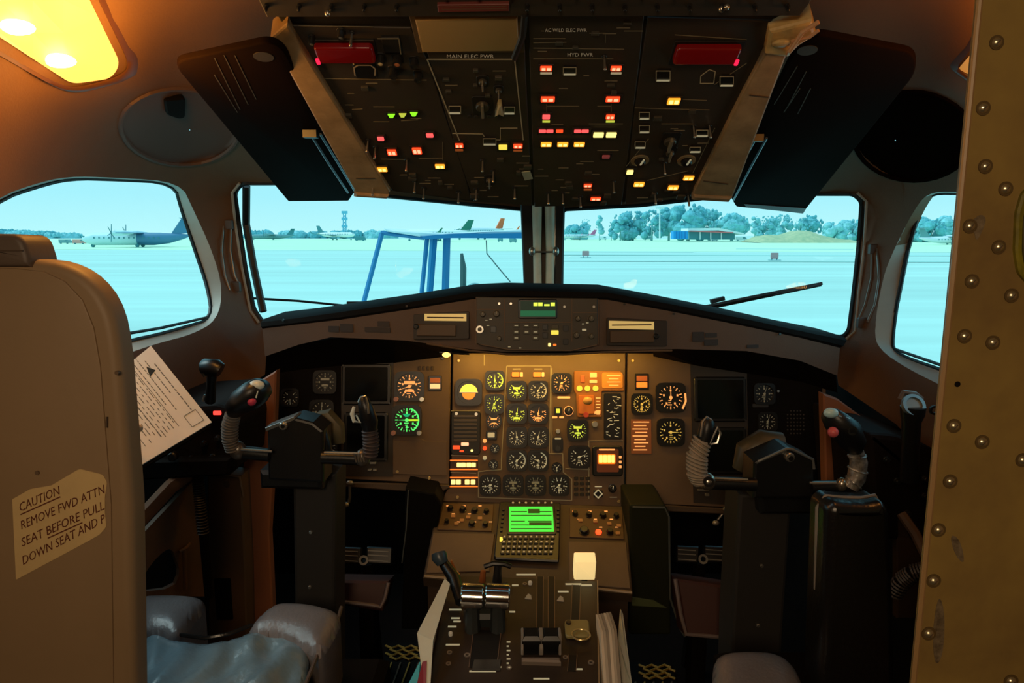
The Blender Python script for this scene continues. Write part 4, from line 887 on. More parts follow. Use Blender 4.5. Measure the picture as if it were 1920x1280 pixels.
# beige side bars
for pl in ([(508, 62), (540, 34), (556, 62), (732, 352), (728, 360), (668, 354)], [(1436, 84), (1476, 88), (1374, 360), (1300, 362), (1300, 352), (1395, 160)]):
    mb = MB(); mb.pxprism(OH, pl, -.03, .012, .004, 2); mb.build('side_bar', M_beige, oh)
for a, b, w in (((668, 325), (704, 325), 2), ((1318, 330), (1364, 336), 2), ((1404, 168), (1440, 172), 2)):
    mb = MB(); mb.bar(OH, *a, *b, w, .012, .0135); mb.build('bar_seam', M_panel2, oh)
mb = MB(); mb.pxprism(OH, [(668, 352), (730, 356), (728, 362), (664, 358)], -.03, .018, .004); mb.build('end_cap', M_beige, oh)
mb = MB(); mb.pxprism(OH, [(1300, 356), (1372, 360), (1366, 368), (1296, 364)], -.03, .018, .004); mb.build('end_cap', M_beige, oh)
mb = MB(); mb.pxprism(OH, [(1440, 42), (1520, 22), (1528, 50), (1496, 70), (1474, 92), (1432, 86)], -.02, .02, .006, 2)
mb.ball(OH.wp(1462, 62, .022), .016, sc=(1, 1, .4)); mb.build('wire_bracket', mat('tape_tan', (186, 158, 104), .4, nscale=30, namt=.3), oh)
mb = MB(); mb.tube([OH.wp(1530, 14, .03), OH.wp(1500, 34, .03), OH.wp(1476, 70, .03), OH.wp(1474, 84, .02)], .004, 8); mb.tube([OH.wp(1530, 30, .03), OH.wp(1512, 44, .03), OH.wp(1480, 60, .02)], .003, 8); mb.build('wire', mat('wire_copper', (215, 170, 130), .35, metal=.4), oh)
mb = MB(); mb.ball(OH.wp(524, 70, .016), .007); mb.build('screw', M_beige, oh, smooth=1)
def ob(x, y, w, h, m, name='button', z=0, zz=.005, par=None, r=1, label=None): 
    mb = MB(); mb.rr(OH, x-w/2, y-h/2, x+w/2, y+h/2, z, z+zz, r, .0006); o = mb.build(name, m, par or oh)
    if label: o['label'] = label
    return o
def lamp(x, y, w, h, m, core=None, base=None, line=False):
    b = ob(x, y+1, w+8, h+8, M_overd, 'lit_button', 0, .003); mb = MB(); mb.rr(OH, x-w/2, y-h/2, x+w/2, y+h/2, .003, .006, 1.5, .0008); mb.build('lens', m, b)
    if core:
        for d in (-.22, .22): mb = MB(); mb.rr(OH, x+w*(d-.16), y-h*.28, x+w*(d+.16), y+h*.28, .006, .0065, 1); mb.build('legend', core, b)
    if line: mb = MB(); mb.rr(OH, x-w/2, y+h/2+4, x+w/2, y+h/2+6.5, .003, .005); mb.build('lower_lens', line if line is not True else M_g_w, b)
    return b
for x, y, m in ((734, 214, M_green), (755, 213, M_g_yg), (776, 211, M_green)):
    b = ob(x, y, 20, 11, M_overd, 'lit_button', 0, .003); mb = MB(); k = 7; mb.pxprism(OH, [(x-k, y-3), (x+k, y-3), (x+3, y+3.5), (x-3, y+3.5)], .003, .005); mb.build('lens', m, b)
lamp(714, 257, 12, 6, M_pink); lamp(806, 251, 13, 6, M_pink, None); lamp(735, 283, 17, 10, M_red, M_redw); lamp(782, 280, 17, 11, M_red, M_redw); lamp(717, 315, 18, 7, M_amber, M_amberw); lamp(825, 309, 18, 7, M_amber, M_amberw)
lamp(861, 270, 15, 7, M_red, M_redw, line=M_dimor); lamp(971, 271, 17, 7, M_red, M_redw, line=M_dimor); lamp(943, 273, 16, 8, M_yel)
lamp(1024, 125, 22, 8, M_red, M_redw, line=True); lamp(1155, 125, 20, 8, M_red, M_redw, line=True); lamp(1027, 183, 26, 9, M_red, M_redw); lamp(1149, 183, 26, 9, M_red, M_redw); lamp(1024, 216, 14, 7, M_pink, line=M_g_yg); lamp(1144, 216, 16, 7, M_red, M_redw, line=M_g_yg)
for x, m in ((1017, M_pink), (1031, M_pink), (1049, M_red), (1083, M_pink), (1097, M_pink)): lamp(x, 243, 13, 4.5, m)
for x, y in ((1024, 268), (1055, 268), (1086, 268)): lamp(x, y, 20, 7, M_amber, M_amberw)
for x, y in ((1122, 250), (1146, 250)): lamp(x, y, 19, 8, M_amberw)
lamp(1136, 291, 14, 5, mat('lens_dim_pink', (150, 70, 70), .4, emit=.25)); lamp(1102, 345, 15, 5, M_red, M_redw, line=M_dimor); lamp(1117, 370, 19, 5, M_red, M_redw)
lamp(1263, 187, 23, 11, M_amber, M_amberw); lamp(1181, 320, 12, 7, M_amberw); lamp(1198, 343, 19, 7, M_amber, M_amberw); lamp(1262, 349, 19, 7, M_amber, M_amberw); lamp(1291, 331, 19, 7, M_amber, M_amberw)
# fire handles
def fire(x0, x1, y, side):
    h = ob((x0+x1)/2, y+2, x1-x0+10, 44, M_overd, 'fire_handle_base', 0, .004)
    mb = MB(); F = OH; mb.rr(F, x0, y-17, x1, y+13, .006, .018, 6, .005, 3); mb.rr(F, (x0+x1)/2-12, y-8, (x0+x1)/2+12, y+8, .003, .014, 2)
    o = mb.build('fire_handle', mat('fire_red', (84, 8, 10), .25, emit=.03, ecol=(255, 20, 20)), h, smooth=1); o['label'] = 'red fire handle'
    x = x0+4 if side < 0 else x1-5; mb = MB(); mb.rr(F, x-3.5, y+2, x+3.5, y+12, .0175, .019, 2); mb.build('glow_spot', lit('red_hot', (255, 30, 70), 1.5), h)
fire(594, 702, 93, -1); fire(1264, 1384, 95, 1)
def outl(pts, w=1.6, m=M_line, name='engraved_line', close=True, z=0):
    mb = MB(); q = pts+[pts[0]] if close else pts
    for a, b in zip(q, q[1:]): mb.bar(OH, *a, *b, w, z, z+.001)
    return mb.build(name, m, oh)
outl([(862, 264), (801, 111), (965, 111), (981, 262)], 2.2, close=False); outl([(848, 250), (905, 251), (912, 262), (938, 262), (938, 240), (970, 240)], 1.4, close=False)
M_ln2 = mat('engraved_dim', (110, 104, 84), .6)
outl([(1014, 58), (1020, 58)], 1, M_ln2, close=False)
for a, b in (((1000, 110), (1150, 110)), ((1000, 90), (1170, 92)), ((1000, 72), (1060, 72)), ((1000, 80), (1062, 79)), ((1105, 62), (1135, 62)), ((1135, 62), (1135, 80)), ((1170, 58), (1206, 58)), ((1025, 199), (1086, 199)), ((1120, 199), (1146, 199)), ((1025, 190), (1025, 210)), ((1146, 190), (1146, 210)), ((1034, 233), (1056, 233)), ((1104, 232), (1168, 232)),
             ((1120, 282), (1160, 282)), ((700, 200), (740, 200)), ((700, 228), (730, 228)), ((752, 226), (784, 224)), ((715, 298), (760, 299)), ((785, 297), (830, 296)), ((830, 266), (830, 300)), ((610, 147), (800, 150)), ((560, 48), (700, 50)), ((1216, 260), (1174, 312)), ((1340, 240), (1296, 330)), ((1190, 202), (1330, 206)), ((1240, 232), (1300, 232)), ((1280, 186), (1325, 188)), ((1205, 340), (1290, 320)),
             ((770, 222), (790, 222)), ((1340, 158), (1400, 118)), ((1265, 65), (1400, 74)), ((660, 205), (680, 204))):
    outl([a, b], 1.3, M_ln2, close=False)
def sqb(x, y, w, h, m=M_line, fill=False):
    b = ob(x, y, w, h, M_blk2, 'push_button', 0, .005); mb = MB()
    for p, q in (((x-w/2, y-h/2), (x+w/2, y-h/2)), ((x+w/2, y-h/2), (x+w/2, y+h/2)), ((x+w/2, y+h/2), (x-w/2, y+h/2)), ((x-w/2, y+h/2), (x-w/2, y-h/2))): mb.bar(OH, *p, *q, 1.4, .005, .006)
    mb.build('frame', m, b); mb = MB(); mb.rr(OH, x-w/2+1, y+h/2-3, x+w/2-1, y+h/2, .006, .0065); mb.build('caption_bar', M_g_w, b)
for x, y, w, h in ((853, 202, 22, 14), (955, 203, 20, 13), (918, 262, 24, 12), (1068, 129, 24, 14), (1243, 138, 26, 19), (1362, 148, 25, 18), (1208, 213, 19, 13), (1208, 238, 19, 14), (1200, 268, 19, 12), (1316, 246, 22, 12), (1303, 277, 20, 10)): sqb(x, y, w, h)
outl([(1313, 156), (1314, 142), (1330, 130), (1341, 134), (1338, 156)], 1.6)
mb = MB(); mb.rr(OH, 664, 115, 706, 143, 0, .006, 6, .002); mb.build('guard', M_blk2, oh); outl([(666, 136), (664, 122), (672, 117), (696, 117), (704, 124), (703, 136)], 2.4, mat('guard_rim', (150, 140, 125), .4), 'guard_rim', False, .006)
for x, y, r, m in ((714, 107, 9, mat('cap_cream', (196, 182, 140), .5)), (745, 108, 10, mat('cap_terracotta', (180, 110, 70), .5)), (776, 112, 8, M_dmetal), (738, 131, 9, M_dmetal), (784, 138, 8, M_dmetal), (640, 58, 7, M_metal), (585, 70, 6, M_metal)):
    kb = ob(x, y, r*2.2, r*2, M_overd, 'knob_base', 0, .002, r=6); mb = MB(); mb.cyl(OH, x, y, r*.8, .002, .016, 16, .003, 2); mb.build('knob', m, kb, smooth=1)
    mb = MB(); mb.ring(OH, x, y, r*.55, r*.9, .002, .0165, 16); mb.build('collar', M_dmetal, kb)
ob(735, 80, 34, 28, M_overd, 'cover', 0, .006); outl([(708, 67), (748, 67), (752, 96)], 2, M_ln2, 'cover_edge', False, .006)
# toggle switches
def toggle(x, y, L=.020, dirn=(0, 0, 0), m=M_metal, par=None):
    b = MB(); b.cyl(OH, x, y, 5, 0, .003, 12, .0008); bo = b.build('toggle_switch', M_dmetal, par or oh)
    p0 = OH.wp(x, y, .002); p1 = p0+OH.n*L+Vector(dirn)*L; mb = MB(); mb.tube([p0, (p0+p1)/2, p1], [.0016, .0019, .0028], 8); mb.ball(p1, .003, 8, 6); mb.build('lever', m, bo, smooth=1)
for x, y in ((1028, 362), (1055, 362), (1088, 368), (1228, 362), (965, 352), (1245, 305), (763, 299), (905, 300), (893, 354), (925, 320), (700, 345), (778, 340), (660, 60), (795, 352), (1300, 235), (1330, 235), (690, 262), (704, 275), (1133, 105), (1290, 365), (860, 360), (1150, 340)): toggle(x, y, .022, (0, -.15, -.2))
# centre selector and triangular knob of the electrical plate
for x, y, r in ((905, 196, 17), (905, 150, 10), (1256, 262, 15), (1256, 284, 10), (918, 335, 9), (935, 166, 8)):
    kb = ob(x, y, r*2.3, r*2, M_overd, 'selector', 0, .003, r=6); mb = MB(); mb.cyl(OH, x, y, r*.75, .003, .010, 20, .002); mb.build('dial', mat('dial_grey', (60, 57, 48), .4), kb)
    mb = MB(); mb.rr(OH, x-r*.15, y-r*.7, x+r*.15, y+r*.7, .010, .020, 1, .001); mb.build('grip', mat('grip_grey', (110, 106, 90), .35), kb)
for x, y in ((1200, 300), (1287, 300)):
    mb = MB(); mb.ring(OH, x, y, 11, 17, 0, .003); s_ = mb.build('rotary_scale', mat('rotary_tan', (128, 112, 82), .5), oh); mb = MB(); mb.cyl(OH, x, y, 10, 0, .012, 18, .003); mb.build('knob', M_blk2, s_); mb = MB(); mb.bar(OH, x, y, x+7, y-10, 3, .012, .014); mb.build('pointer', M_g_w, s_)
mb = MB(); mb.pxprism(OH, [(928, 207), (934, 186), (940, 186), (944, 207), (936, 203)], 0, .018, .003); mb.build('pointer_knob', mat('pointer_cream', (165, 160, 125), .5), oh)
for x in (880, 893, 905, 917, 930): ob(x, 216, 7, 4, M_dmetal, 'selector_mark', 0, .004)
# rows of small unlit switches on the dark lower part of every plate, and tiny captions
rnd = random.Random(3)
for x0, x1, y0, y1, n in ((750, 850, 325, 350, 9), (885, 990, 290, 372, 14), (1012, 1160, 300, 380, 16), (1180, 1290, 352, 376, 6), (1012, 1160, 140, 175, 5), (830, 960, 125, 180, 8), (650, 690, 180, 300, 4), (1225, 1330, 200, 300, 7), (1000, 1200, 40, 100, 8), (570, 740, 155, 190, 6)):
    for i in range(n):
        x = rnd.uniform(x0, x1); y = y0+(y1-y0)*((i+rnd.random())/n)
        if rnd.random() < .5: ob(x, y, rnd.uniform(8, 16), rnd.uniform(3, 7), mat('switch_cap_dark', (64, 62, 54), .4), 'rocker_switch', 0, .005)
        else: ob(x, y, rnd.uniform(10, 26), 1.6, M_ln2, 'caption', 0, .0008, r=.3)
def otext(s, x0, x1, y, h, m=M_white):
    v, f = textpx(s, OH, (x0, y), (x1, y), (0, -h), 0, .0012); mb = MB(); mb.add(v, f); mb.build('lettering', m, oh)
otext('MAIN ELEC PWR', 838, 926, 108, 7); otext('AC WILD ELEC PWR', 1022, 1100, 59, 7); otext('HYD PWR', 1064, 1112, 105, 7)
# lamp unit with a pale lens, document clip above it
mb = MB(); mb.pxprism(OH, [(766, 22), (980, 16), (984, 96), (784, 96)], 0, .004, .001); mb.build('map_light_frame', mat('frame_brown', (84, 70, 48), .5), oh)
mb = MB(); mb.pxprism(OH, [(778, 28), (970, 24), (974, 88), (792, 90)], .004, .011, .004, 3); mb.build('map_light_lens', mat('lens_beige', (150, 128, 84), .35), oh, smooth=1)
mb = MB(); mb.tube([OH.wp(964, 92, .02), OH.wp(980, 50, .02), OH.wp(984, 10, .02)], .006, 8); mb.build('hinge_arm', M_dmetal, oh)
mb = MB(); mb.pxprism(OH, [(978, 322), (994, 320), (999, 334), (984, 337)], 0, .002); mb.build('sticker', mat('sticker_grey', (160, 170, 150), .6), oh)
# circuit breaker panel further aft above
CB = Fr(OH.wp(1000, 34, .02), OH.wp(1020, 34, .02), OH.wp(1000, 34, .02)+Vector((0, -1, .55)))
cbp = thing('circuit_breaker_panel', CB.wp(1000, 30), 'dark strip of circuit breakers along the top edge above the overhead panel', 'panel')
mb = MB(); mb.pxprism(CB, [(455, -60), (1545, -60), (1520, 6), (1500, 32), (540, 34), (500, 34)], -.03, 0, .003); mb.build('plate', M_over, cbp)
for i in range(34):
    x = 500+i*30.5; y = -14 if i % 2 else 10
    if 770 < x < 960 and y > 0: continue
    mb = MB(); mb.cyl(CB, x, y, 5, 0, .004, 10); b = mb.build('circuit_breaker', M_dmetal, cbp); mb = MB(); mb.cyl(CB, x, y, 3, .004, .012, 10, .001); mb.build('button_cap', M_blk2, b)
mb = MB(); mb.pxprism(CB, [(820, 4), (955, 2), (955, 16), (822, 18)], 0, .006, .001); mb.build('red_placard', mat('placard_maroon', (110, 50, 44), .5), cbp)
mb = MB()
for y in (7, 12): mb.bar(CB, 828, y, 950, y-1, 1, .006, .0065)
mb.build('placard_line', M_panel, cbp)
for x, y in ((615, 20), (1352, 12), (1362, 8)): mb = MB(); mb.ball(CB.wp(x, y, .006), .005); mb.build('screw', M_metal, cbp, smooth=1)

# ------------------------------------------------------------------ sun visors
def visor(poly, A, B, C_, label, marks, hole, rails, red=None):
    F = Fr(A, B, C_)
    t = thing('sun_visor', F.wp(*poly[0]), label, 'visor')
    mb = MB(); q = [F.loc(*p) for p in roundpoly(poly[0:], [0]*0 or poly_r[id(poly)])]; mb.prism(F, q, -.006, .006, .004, 3); mb.build('panel', M_visor, t, smooth=1)
    for a, b in marks:
        m2 = MB(); m2.bar(F, *a, *b, 1.6, .006, .007); m2.build('slot_line', mat('visor_line', (70, 62, 44), .5), t)
    m2 = MB(); m2.cyl(F, *hole, 19, .006, .007, 24); m2.build('thumb_recess', mat('visor_disc', (58, 50, 34), .5), t)
    for pts in rails: m2 = MB(); m2.tube([F.wp(x, y, .014) for x, y in pts], .0028, 8); m2.build('slide_rail', mat('rail_blue_grey', (110, 118, 128), .3, metal=.7), t, smooth=1)
    if red: m2 = MB(); m2.pxprism(F, red, .006, .0075); m2.build('tinted_edge', mat('tint_maroon', (48, 8, 10), .35), t)
    m2 = MB(); m2.box(F.wp(*rails[0][0], .014), (.03, .02, .016)); m2.build('clip', M_blk2, t)
    return t
poly_r = {}
pa = [(322, 112), (505, 72), (532, 84), (668, 352), (654, 373), (540, 374)]; poly_r[id(pa)] = [26, 20, 20, 2, 2, 3]
visor(pa, P(420, 200, 1.47), P(620, 200, 1.50), P(470, 100, 1.27), 'brown black sun visor hanging left of the overhead panel', [((402, 102), (450, 200)), ((420, 97), (465, 190)), ((440, 97), (480, 180)), ((402, 134), (445, 205))], (494, 100), [[(582, 240), (612, 290), (652, 352)], [(600, 240), (630, 290), (664, 348)]])
pb = [(1492, 84), (1530, 58), (1716, 94), (1718, 132), (1505, 397), (1380, 384), (1362, 352)]; poly_r[id(pb)] = [14, 20, 22, 20, 4, 3, 4]
visor(pb, P(1600, 200, 1.50), P(1700, 200, 1.48), P(1600, 100, 1.30), 'black sun visor hanging right of the overhead panel', [((1495, 118), (1452, 190)), ((1512, 128), (1476, 196)), ((1500, 160), (1470, 205)), ((1520, 160), (1496, 208))], (1514, 88), [[(1418, 248), (1390, 300), (1362, 362)], [(1438, 248), (1410, 300), (1376, 366)]], [(1400, 384), (1395, 378), (1512, 386), (1506, 396)])
mb = MB(); F2 = vframe(1448, 224, 1.40); 
# dome lamps in the ceiling lining
M_bez = mat('lamp_bezel', (92, 56, 26), .45)
def dome(loop, inner, sf, dz, label, bulbs, estr):
    t = thing('ceiling_lamp', sf(*loop[0]), label, 'lamp')
    o = Vector((0, -dz, -.004)); A = roundpoly(loop, 30 if dz > .011 else 10); B = [(x, y) for x, y in A]; cx = sum(p[0] for p in A)/len(A); cy = sum(p[1] for p in A)/len(A)
    sc = lambda k: [(cx+(x-cx)*k, cy+(y-cy)*k) for x, y in A]
    n = len(A); rings = [[sf(*p)+Vector((0, 0, .003)) for p in sc(1.04)], [sf(*p)+o*1.0 for p in sc(1.02)], [sf(*p)+o*1.6 for p in sc(.97)], [sf(*p)+o*.9 for p in sc(.93)]]
    mb = MB(); mb.add([p for r in rings for p in r], [(k*n+i, k*n+(i+1) % n, (k+1)*n+(i+1) % n, (k+1)*n+i) for k in range(3) for i in range(n)]); mb.build('bezel', M_bez, t, smooth=60)
    L = roundpoly(inner, 16 if dz > .011 else 6); V, Fc = patch(L, [], 60, lambda x, y: sf(x, y)+o*.95); mb = MB(); mb.add(V, Fc); mb.build('lens', lens_m(estr), t)
    for x, y in bulbs:
        mb = MB(); mb.ball(sf(x, y)+o*1.3, .022, 14, 8, sc=(1.3, .9, .5)); mb.build('bulb', lit('bulb_hot', (255, 246, 190), 6.0), t, smooth=1)
    return t
def lens_m(e):
    m = mat('lamp_lens_%d' % int(e*10), (255, 190, 90), .4, emit=e, ecol=(255, 196, 104)); return m
dome([(-130, -120), (140, -130), (262, 128), (236, 150), (150, 172), (110, 160), (-130, 20)], [(-110, -110), (118, -120), (232, 118), (215, 146), (142, 156), (-110, -10)], sL, .012, 'large glowing amber ceiling lamp at the upper left', ((42, 50), (120, 112), (-40, -20)), 1.1)
dome([(1780, 126), (1826, 66), (1980, -50), (2080, 60), (1890, 166), (1830, 164)], [(1791, 127), (1828, 84), (1975, -22), (2050, 55), (1890, 150), (1828, 148)], sR, .010, 'corner of a second ceiling lamp behind the riveted bulkhead', ((1960, 60),), .22)
light('POINT', 'ceiling_lamp_light', sL(190, 50)+Vector((.08, -.06, -.10)), 4.5, (1.0, .42, .07), shadow_soft_size=.06)
light('POINT', 'ceiling_lamp_light', sR(1900, 60)+Vector((-.05, -.10, -.08)), 1.8, (1.0, .36, .06), shadow_soft_size=.06)
# grab handles on the window posts
def grab(pts, sf, label):
    t = thing('grab_handle', sf(*pts[0][-1]), label, 'handle')
    for p in pts: mb = MB(); mb.tube([sf(x, y)+Vector((0, -.02 if 0 < i < len(p)-1 else -.005, 0)) for i, (x, y) in enumerate(p)], .0035, 8); mb.build('rod', mat('rod_grey', (150, 138, 128), .35, metal=.6), t, smooth=1)
    mb = MB(); q = [(sum(p[i][0] for p in pts)/len(pts), p[i][1]) for i in (0, -1)]
    for x, y in q: mb = MB(); c = sf(x, y)+Vector((0, -.006, 0)); mb.box(c, (.035, .014, .03), None, .004); mb.build('mount', mat('mount_brown', (84, 70, 62), .5), t)
    return t
grab([[(420, 424), (420, 470), (426, 515), (432, 544)], [(434, 420), (436, 470), (444, 515), (450, 536)]], sL, 'slim grab handle on the post left of the left windscreen')
grab([[(1634, 466), (1628, 520), (1616, 570), (1608, 602)], [(1643, 466), (1642, 520), (1634, 570), (1625, 604)]], sR, 'slim grab handle on the post right of the right windscreen')
# ------------------------------------------------------------------ centre pedestal
S1 = Fr(P(1000, 1000, 1.84), P(1020, 1000, 1.84), P(1000, 1000, 1.84)+(P(1000, 945, 1.93)-P(1000, 1105, 1.66)))
S2 = Fr(P(985, 1180, 1.30), P(1005, 1180, 1.30), P(985, 1180, 1.30)+(P(985, 1075, 1.50)-P(985, 1280, 1.12)))
pd = thing('centre_pedestal', (0.05, 1.6, 0), 'brown centre pedestal with radio panels, green data screen and throttle quadrant between the seats', 'pedestal')
mb = MB(); mb.pxprism(S1, [(822, 938), (1174, 948), (1186, 1112), (793, 1082)], -.035, 0, .003); mb.build('shelf', M_panel2, pd)
c0 = S1.wp(990, 1090)
def vprism(mb, pts_top, z0, bev=0):      # solid with vertical sides under a ring of world points
    n = len(pts_top); lo = [Vector((p.x, p.y, z0)) for p in pts_top]
    mb.add(list(pts_top)+lo, [tuple(range(n)), tuple(range(n, 2*n))[::-1]]+[(i, (i+1) % n, n+(i+1) % n, n+i) for i in range(n)]); return mb
mb = MB(); vprism(mb, [S1.wp(x, y, -.035) for x, y in ((828, 942), (1170, 950), (1180, 1108), (800, 1080))], 0); mb.build('shelf_body', mat('pedestal_side', (60, 46, 34), .6), pd)
mb = MB(); vprism(mb, [S2.wp(x, y, -.002) for x, y in ((842, 1082), (1120, 1094), (1122, 1300), (798, 1300))], 0); mb.build('quadrant_body', mat('pedestal_side', (60, 46, 34), .6), pd)
mb = MB(); mb.pxprism(S2, [(842, 1080), (1120, 1092), (1124, 1310), (794, 1310)], -.002, .004, .002); mb.build('quadrant_plate', mat('quadrant_face', (44, 34, 26), .5, nscale=8, namt=.15), pd)
for a, b in (((838, 1082), (796, 1300)), ((1120, 1094), (1123, 1300))): mb = MB(); mb.bar(S2, *a, *b, 2.5, .004, .009); mb.build('edge_rail', mat('rail_tan', (140, 118, 88), .4), pd)
mb = MB(); mb.tube([S1.wp(796, 1080, .0), S1.wp(840, 1084, .0)], .004, 6); mb.build('corner_trim', mat('rail_tan', (140, 118, 88), .4), pd)
mb = MB(); mb.tube([S1.wp(1120, 1104, .0), S1.wp(1185, 1111, .0)], .004, 6); mb.build('corner_trim', mat('rail_tan', (140, 118, 88), .4), pd)
# blank brown plates and radio panels on the shelf
for pl in ([(812, 1000), (928, 1002), (918, 1072), (799, 1075)], [(1066, 1016), (1174, 1018), (1182, 1104), (1068, 1096)]):
    mb = MB(); mb.pxprism(S1, pl, 0, .004, .0015); mb.build('blank_plate', M_panel, pd)
for pl, knobs, small in (([(832, 945), (926, 947), (922, 997), (820, 994)], [(845, 956, 6), (868, 958, 7), (890, 960, 7), (912, 962, 6), (838, 981, 5), (885, 985, 7), (910, 986, 6)], [(856, 984), (866, 978), (900, 974), (878, 972), (850, 970)]),
                         ([(1068, 953), (1166, 957), (1170, 1012), (1068, 1008)], [(1078, 966, 6), (1104, 968, 6), (1130, 969, 7), (1155, 970, 6), (1095, 998, 10), (1143, 1000, 7)], [(1116, 980), (1142, 984), (1088, 978), (1160, 988), (1158, 1002)])):
    mb = MB(); mb.pxprism(S1, pl, 0, .004, .001); rp = mb.build('radio_panel', mat('radio_face', (84, 60, 38), .5), pd)
    for x, y, r in knobs: knob(S1, x, y, r, rp, M_blk2, .016)
    for x, y in small: 
        mb = MB(); mb.rr(S1, x-4, y-2.5, x+4, y+2.5, .004, .008, 1); mb.build('switch', mat('radio_tan', (170, 120, 74), .45, emit=.04), rp)
    for i in range(9):
        x = pl[0][0]+8+i*10; y = (950 if pl[0][0] < 900 else 960)+(i % 3)*15; mb = MB(); mb.rr(S1, x-3, y-.8, x+3, y+.8, .004, .0046); mb.build('legend', M_g_o, rp)
mb = MB(); mb.cyl(S1, 1122, 1000, 6, .004, .010, 14, .002); o = mb.build('warning_light', lit('red_glow', (255, 60, 24), 3.0), pd); o['label'] = 'glowing red warning light'
# flight management unit
mb = MB(); mb.pxprism(S1, roundpoly([(937, 946), (1051, 948), (1048, 1056), (926, 1050)], 5), 0, .014, .003, 2); fm = mb.build('data_unit', M_blk2, pd)
mb = MB(); mb.rr(S1, 951, 954, 1041, 1008, .014, .017, 3, .001); mb.build('screen_frame', M_blk2, fm)
mb = MB(); mb.rr(S1, 955, 957, 1037, 1004, .017, .0175, 1); mb.build('screen', lit('fms_green', (60, 225, 70), .85), fm)
mb = MB()
for y, x0, x1 in ((967, 958, 988), (967, 1012, 1034), (974, 958, 1034), (985, 990, 1034), (985, 958, 984), (992, 958, 1034), (999, 958, 1034)): mb.rr(S1, x0, y-.8, x1, y+.8, .0175, .018)
mb.rr(S1, 990, 962, 1012, 970, .0175, .0179); mb.rr(S1, 992, 987, 1034, 991, .0175, .0179); mb.build('screen_text', mat('fms_dark', (30, 90, 30), .5, emit=.1), fm)
kf = mat('key_legend', (200, 190, 160), .5, emit=.08)
def key(x, y, w, h):
    mb = MB(); mb.rr(S1, x-w/2, y-h/2, x+w/2, y+h/2, .014, .018, .8, .0006); k = mb.build('key', mat('key_black', (40, 38, 36), .4), fm)
for r_ in range(4):
    for c_ in range(10):
        x = 946+c_*10-r_*1.2; y = 1014+r_*9.4; key(x, y, 7.5, 6)
mb = MB(); rnd = random.Random(2)
for r_ in range(4):
    for c_ in range(10): x = 946+c_*10-r_*1.2; y = 1014+r_*9.4; mb.rr(S1, x-1.8, y-1.4, x+1.8, y+1.4, .018, .0184)
mb.build('key_legends', kf, fm, kind='stuff')
for i in range(6):
    for x in (944, 1046): key(x-(0 if x > 1000 else i*.8), 962+i*8, 5, 3.5)
for i in range(7): mb = MB(); mb.cyl(S1, 962+i*12, 949, 2.2, .014, .016, 8); mb.build('annunciator_dot', kf, fm)
mb = MB(); mb.rr(S1, 937, 1014, 943, 1022, .014, .017, 1); mb.build('lit_key', M_yel, fm)
mb = MB(); mb.tube([S1.wp(930, 1051, .012), S1.wp(1046, 1057, .012)], .006, 8); mb.build('lower_bail', M_blk2, fm, smooth=1)
# cream knob cube
mb = MB(); Fk = vframe(1097, 1072, 1.50, tilt=-.35); mb.rr(Fk, 1077, 1054, 1117, 1088, -.03, .0, 3, .004, 2); o = mb.build('cream_knob', lit('knob_cream_lit', (255, 222, 150), .75), pd, smooth=1); o['label'] = 'cream glowing square knob'
mb = MB(); mb.tube([Fk.wp(1097, 1088, -.02), Fk.wp(1097, 1100, -.02)], .008, 8); mb.build('knob_stem', M_blk2, pd)
# quadrant details
qd = mat('slot_black', (10, 9, 8), .6)
def qslot(x0, y0, x1, y1, w, rim=True):
    mb = MB(); mb.bar(S2, x0, y0, x1, y1, w, .004, .0048); s_ = mb.build('lever_slot', qd, pd)
    if rim:
        mb = MB(); mb.bar(S2, x0-w/2, y0, x1-w/2, y1, 1.2, .004, .006); mb.bar(S2, x0+w/2, y0, x1+w/2, y1, 1.2, .004, .006); mb.build('slot_rim', mat('rim_brown', (110, 88, 70), .4), s_)
qslot(914, 1185, 905, 1256, 52); qslot(1013, 1084, 1012, 1202, 12); qslot(1034, 1084, 1034, 1204, 12); qslot(1081, 1100, 1078, 1170, 16); qslot(1074, 1232, 1072, 1262, 16)
mb = MB(); mb.pxprism(S2, [(888, 1242), (940, 1242), (938, 1262), (884, 1262)], .005, .007, .001); mb.build('slot_stop', M_dmetal, pd)
for i in range(7): mb = MB(); mb.rr(S2, 950, 1206+i*8, 957-(i % 2)*3, 1208+i*8, .004, .005); mb.build('scale_mark', M_g_w, pd)
for x0, x1, y in ((884, 940, 1254), (880, 930, 1262), (842, 866, 1146), (846, 862, 1162), (850, 864, 1168), (840, 856, 1178), (836, 862, 1212), (955, 966, 1150), (960, 972, 1100), (968, 1004, 1080), (1046, 1066, 1112), (1060, 1090, 1098), (1072, 1092, 1258), (1086, 1110, 1100), (1000, 1030, 1276)):
    mb = MB(); mb.rr(S2, x0, y-1.4, x1, y+1.4, .004, .0046); mb.build('caption', M_g_w, pd)
for x, y, r in ((843, 1227, 5), (841, 1248, 5), (876, 1232, 6), (955, 1256, 5), (1108, 1246, 6), (1060, 1236, 5), (984, 1058+40, 4)):
    mb = MB(); mb.ring(S2, x, y, r*.55, r, .004, .006, 14); mb.build('fastener', mat('fastener_grey', (140, 130, 120), .4, metal=.4), pd)
for x, y, m in ((845, 1194, M_white), (994, 1098, M_white), (983, 1198, M_metal), (1048, 1203, M_metal), (948, 1100, M_dmetal)):
    mb = MB(); mb.cyl(S2, x, y, 4, .004, .012, 10, .002); mb.build('knob', m, pd)
for x, y in ((990, 1122), (1050, 1126)): mb = MB(); mb.pxprism(S2, [(x-6, y+4), (x, y-5), (x+6, y-2), (x+7, y+5)], .004, .007, .001); mb.build('index_marker', mat('marker_grey', (170, 165, 150), .5), pd)
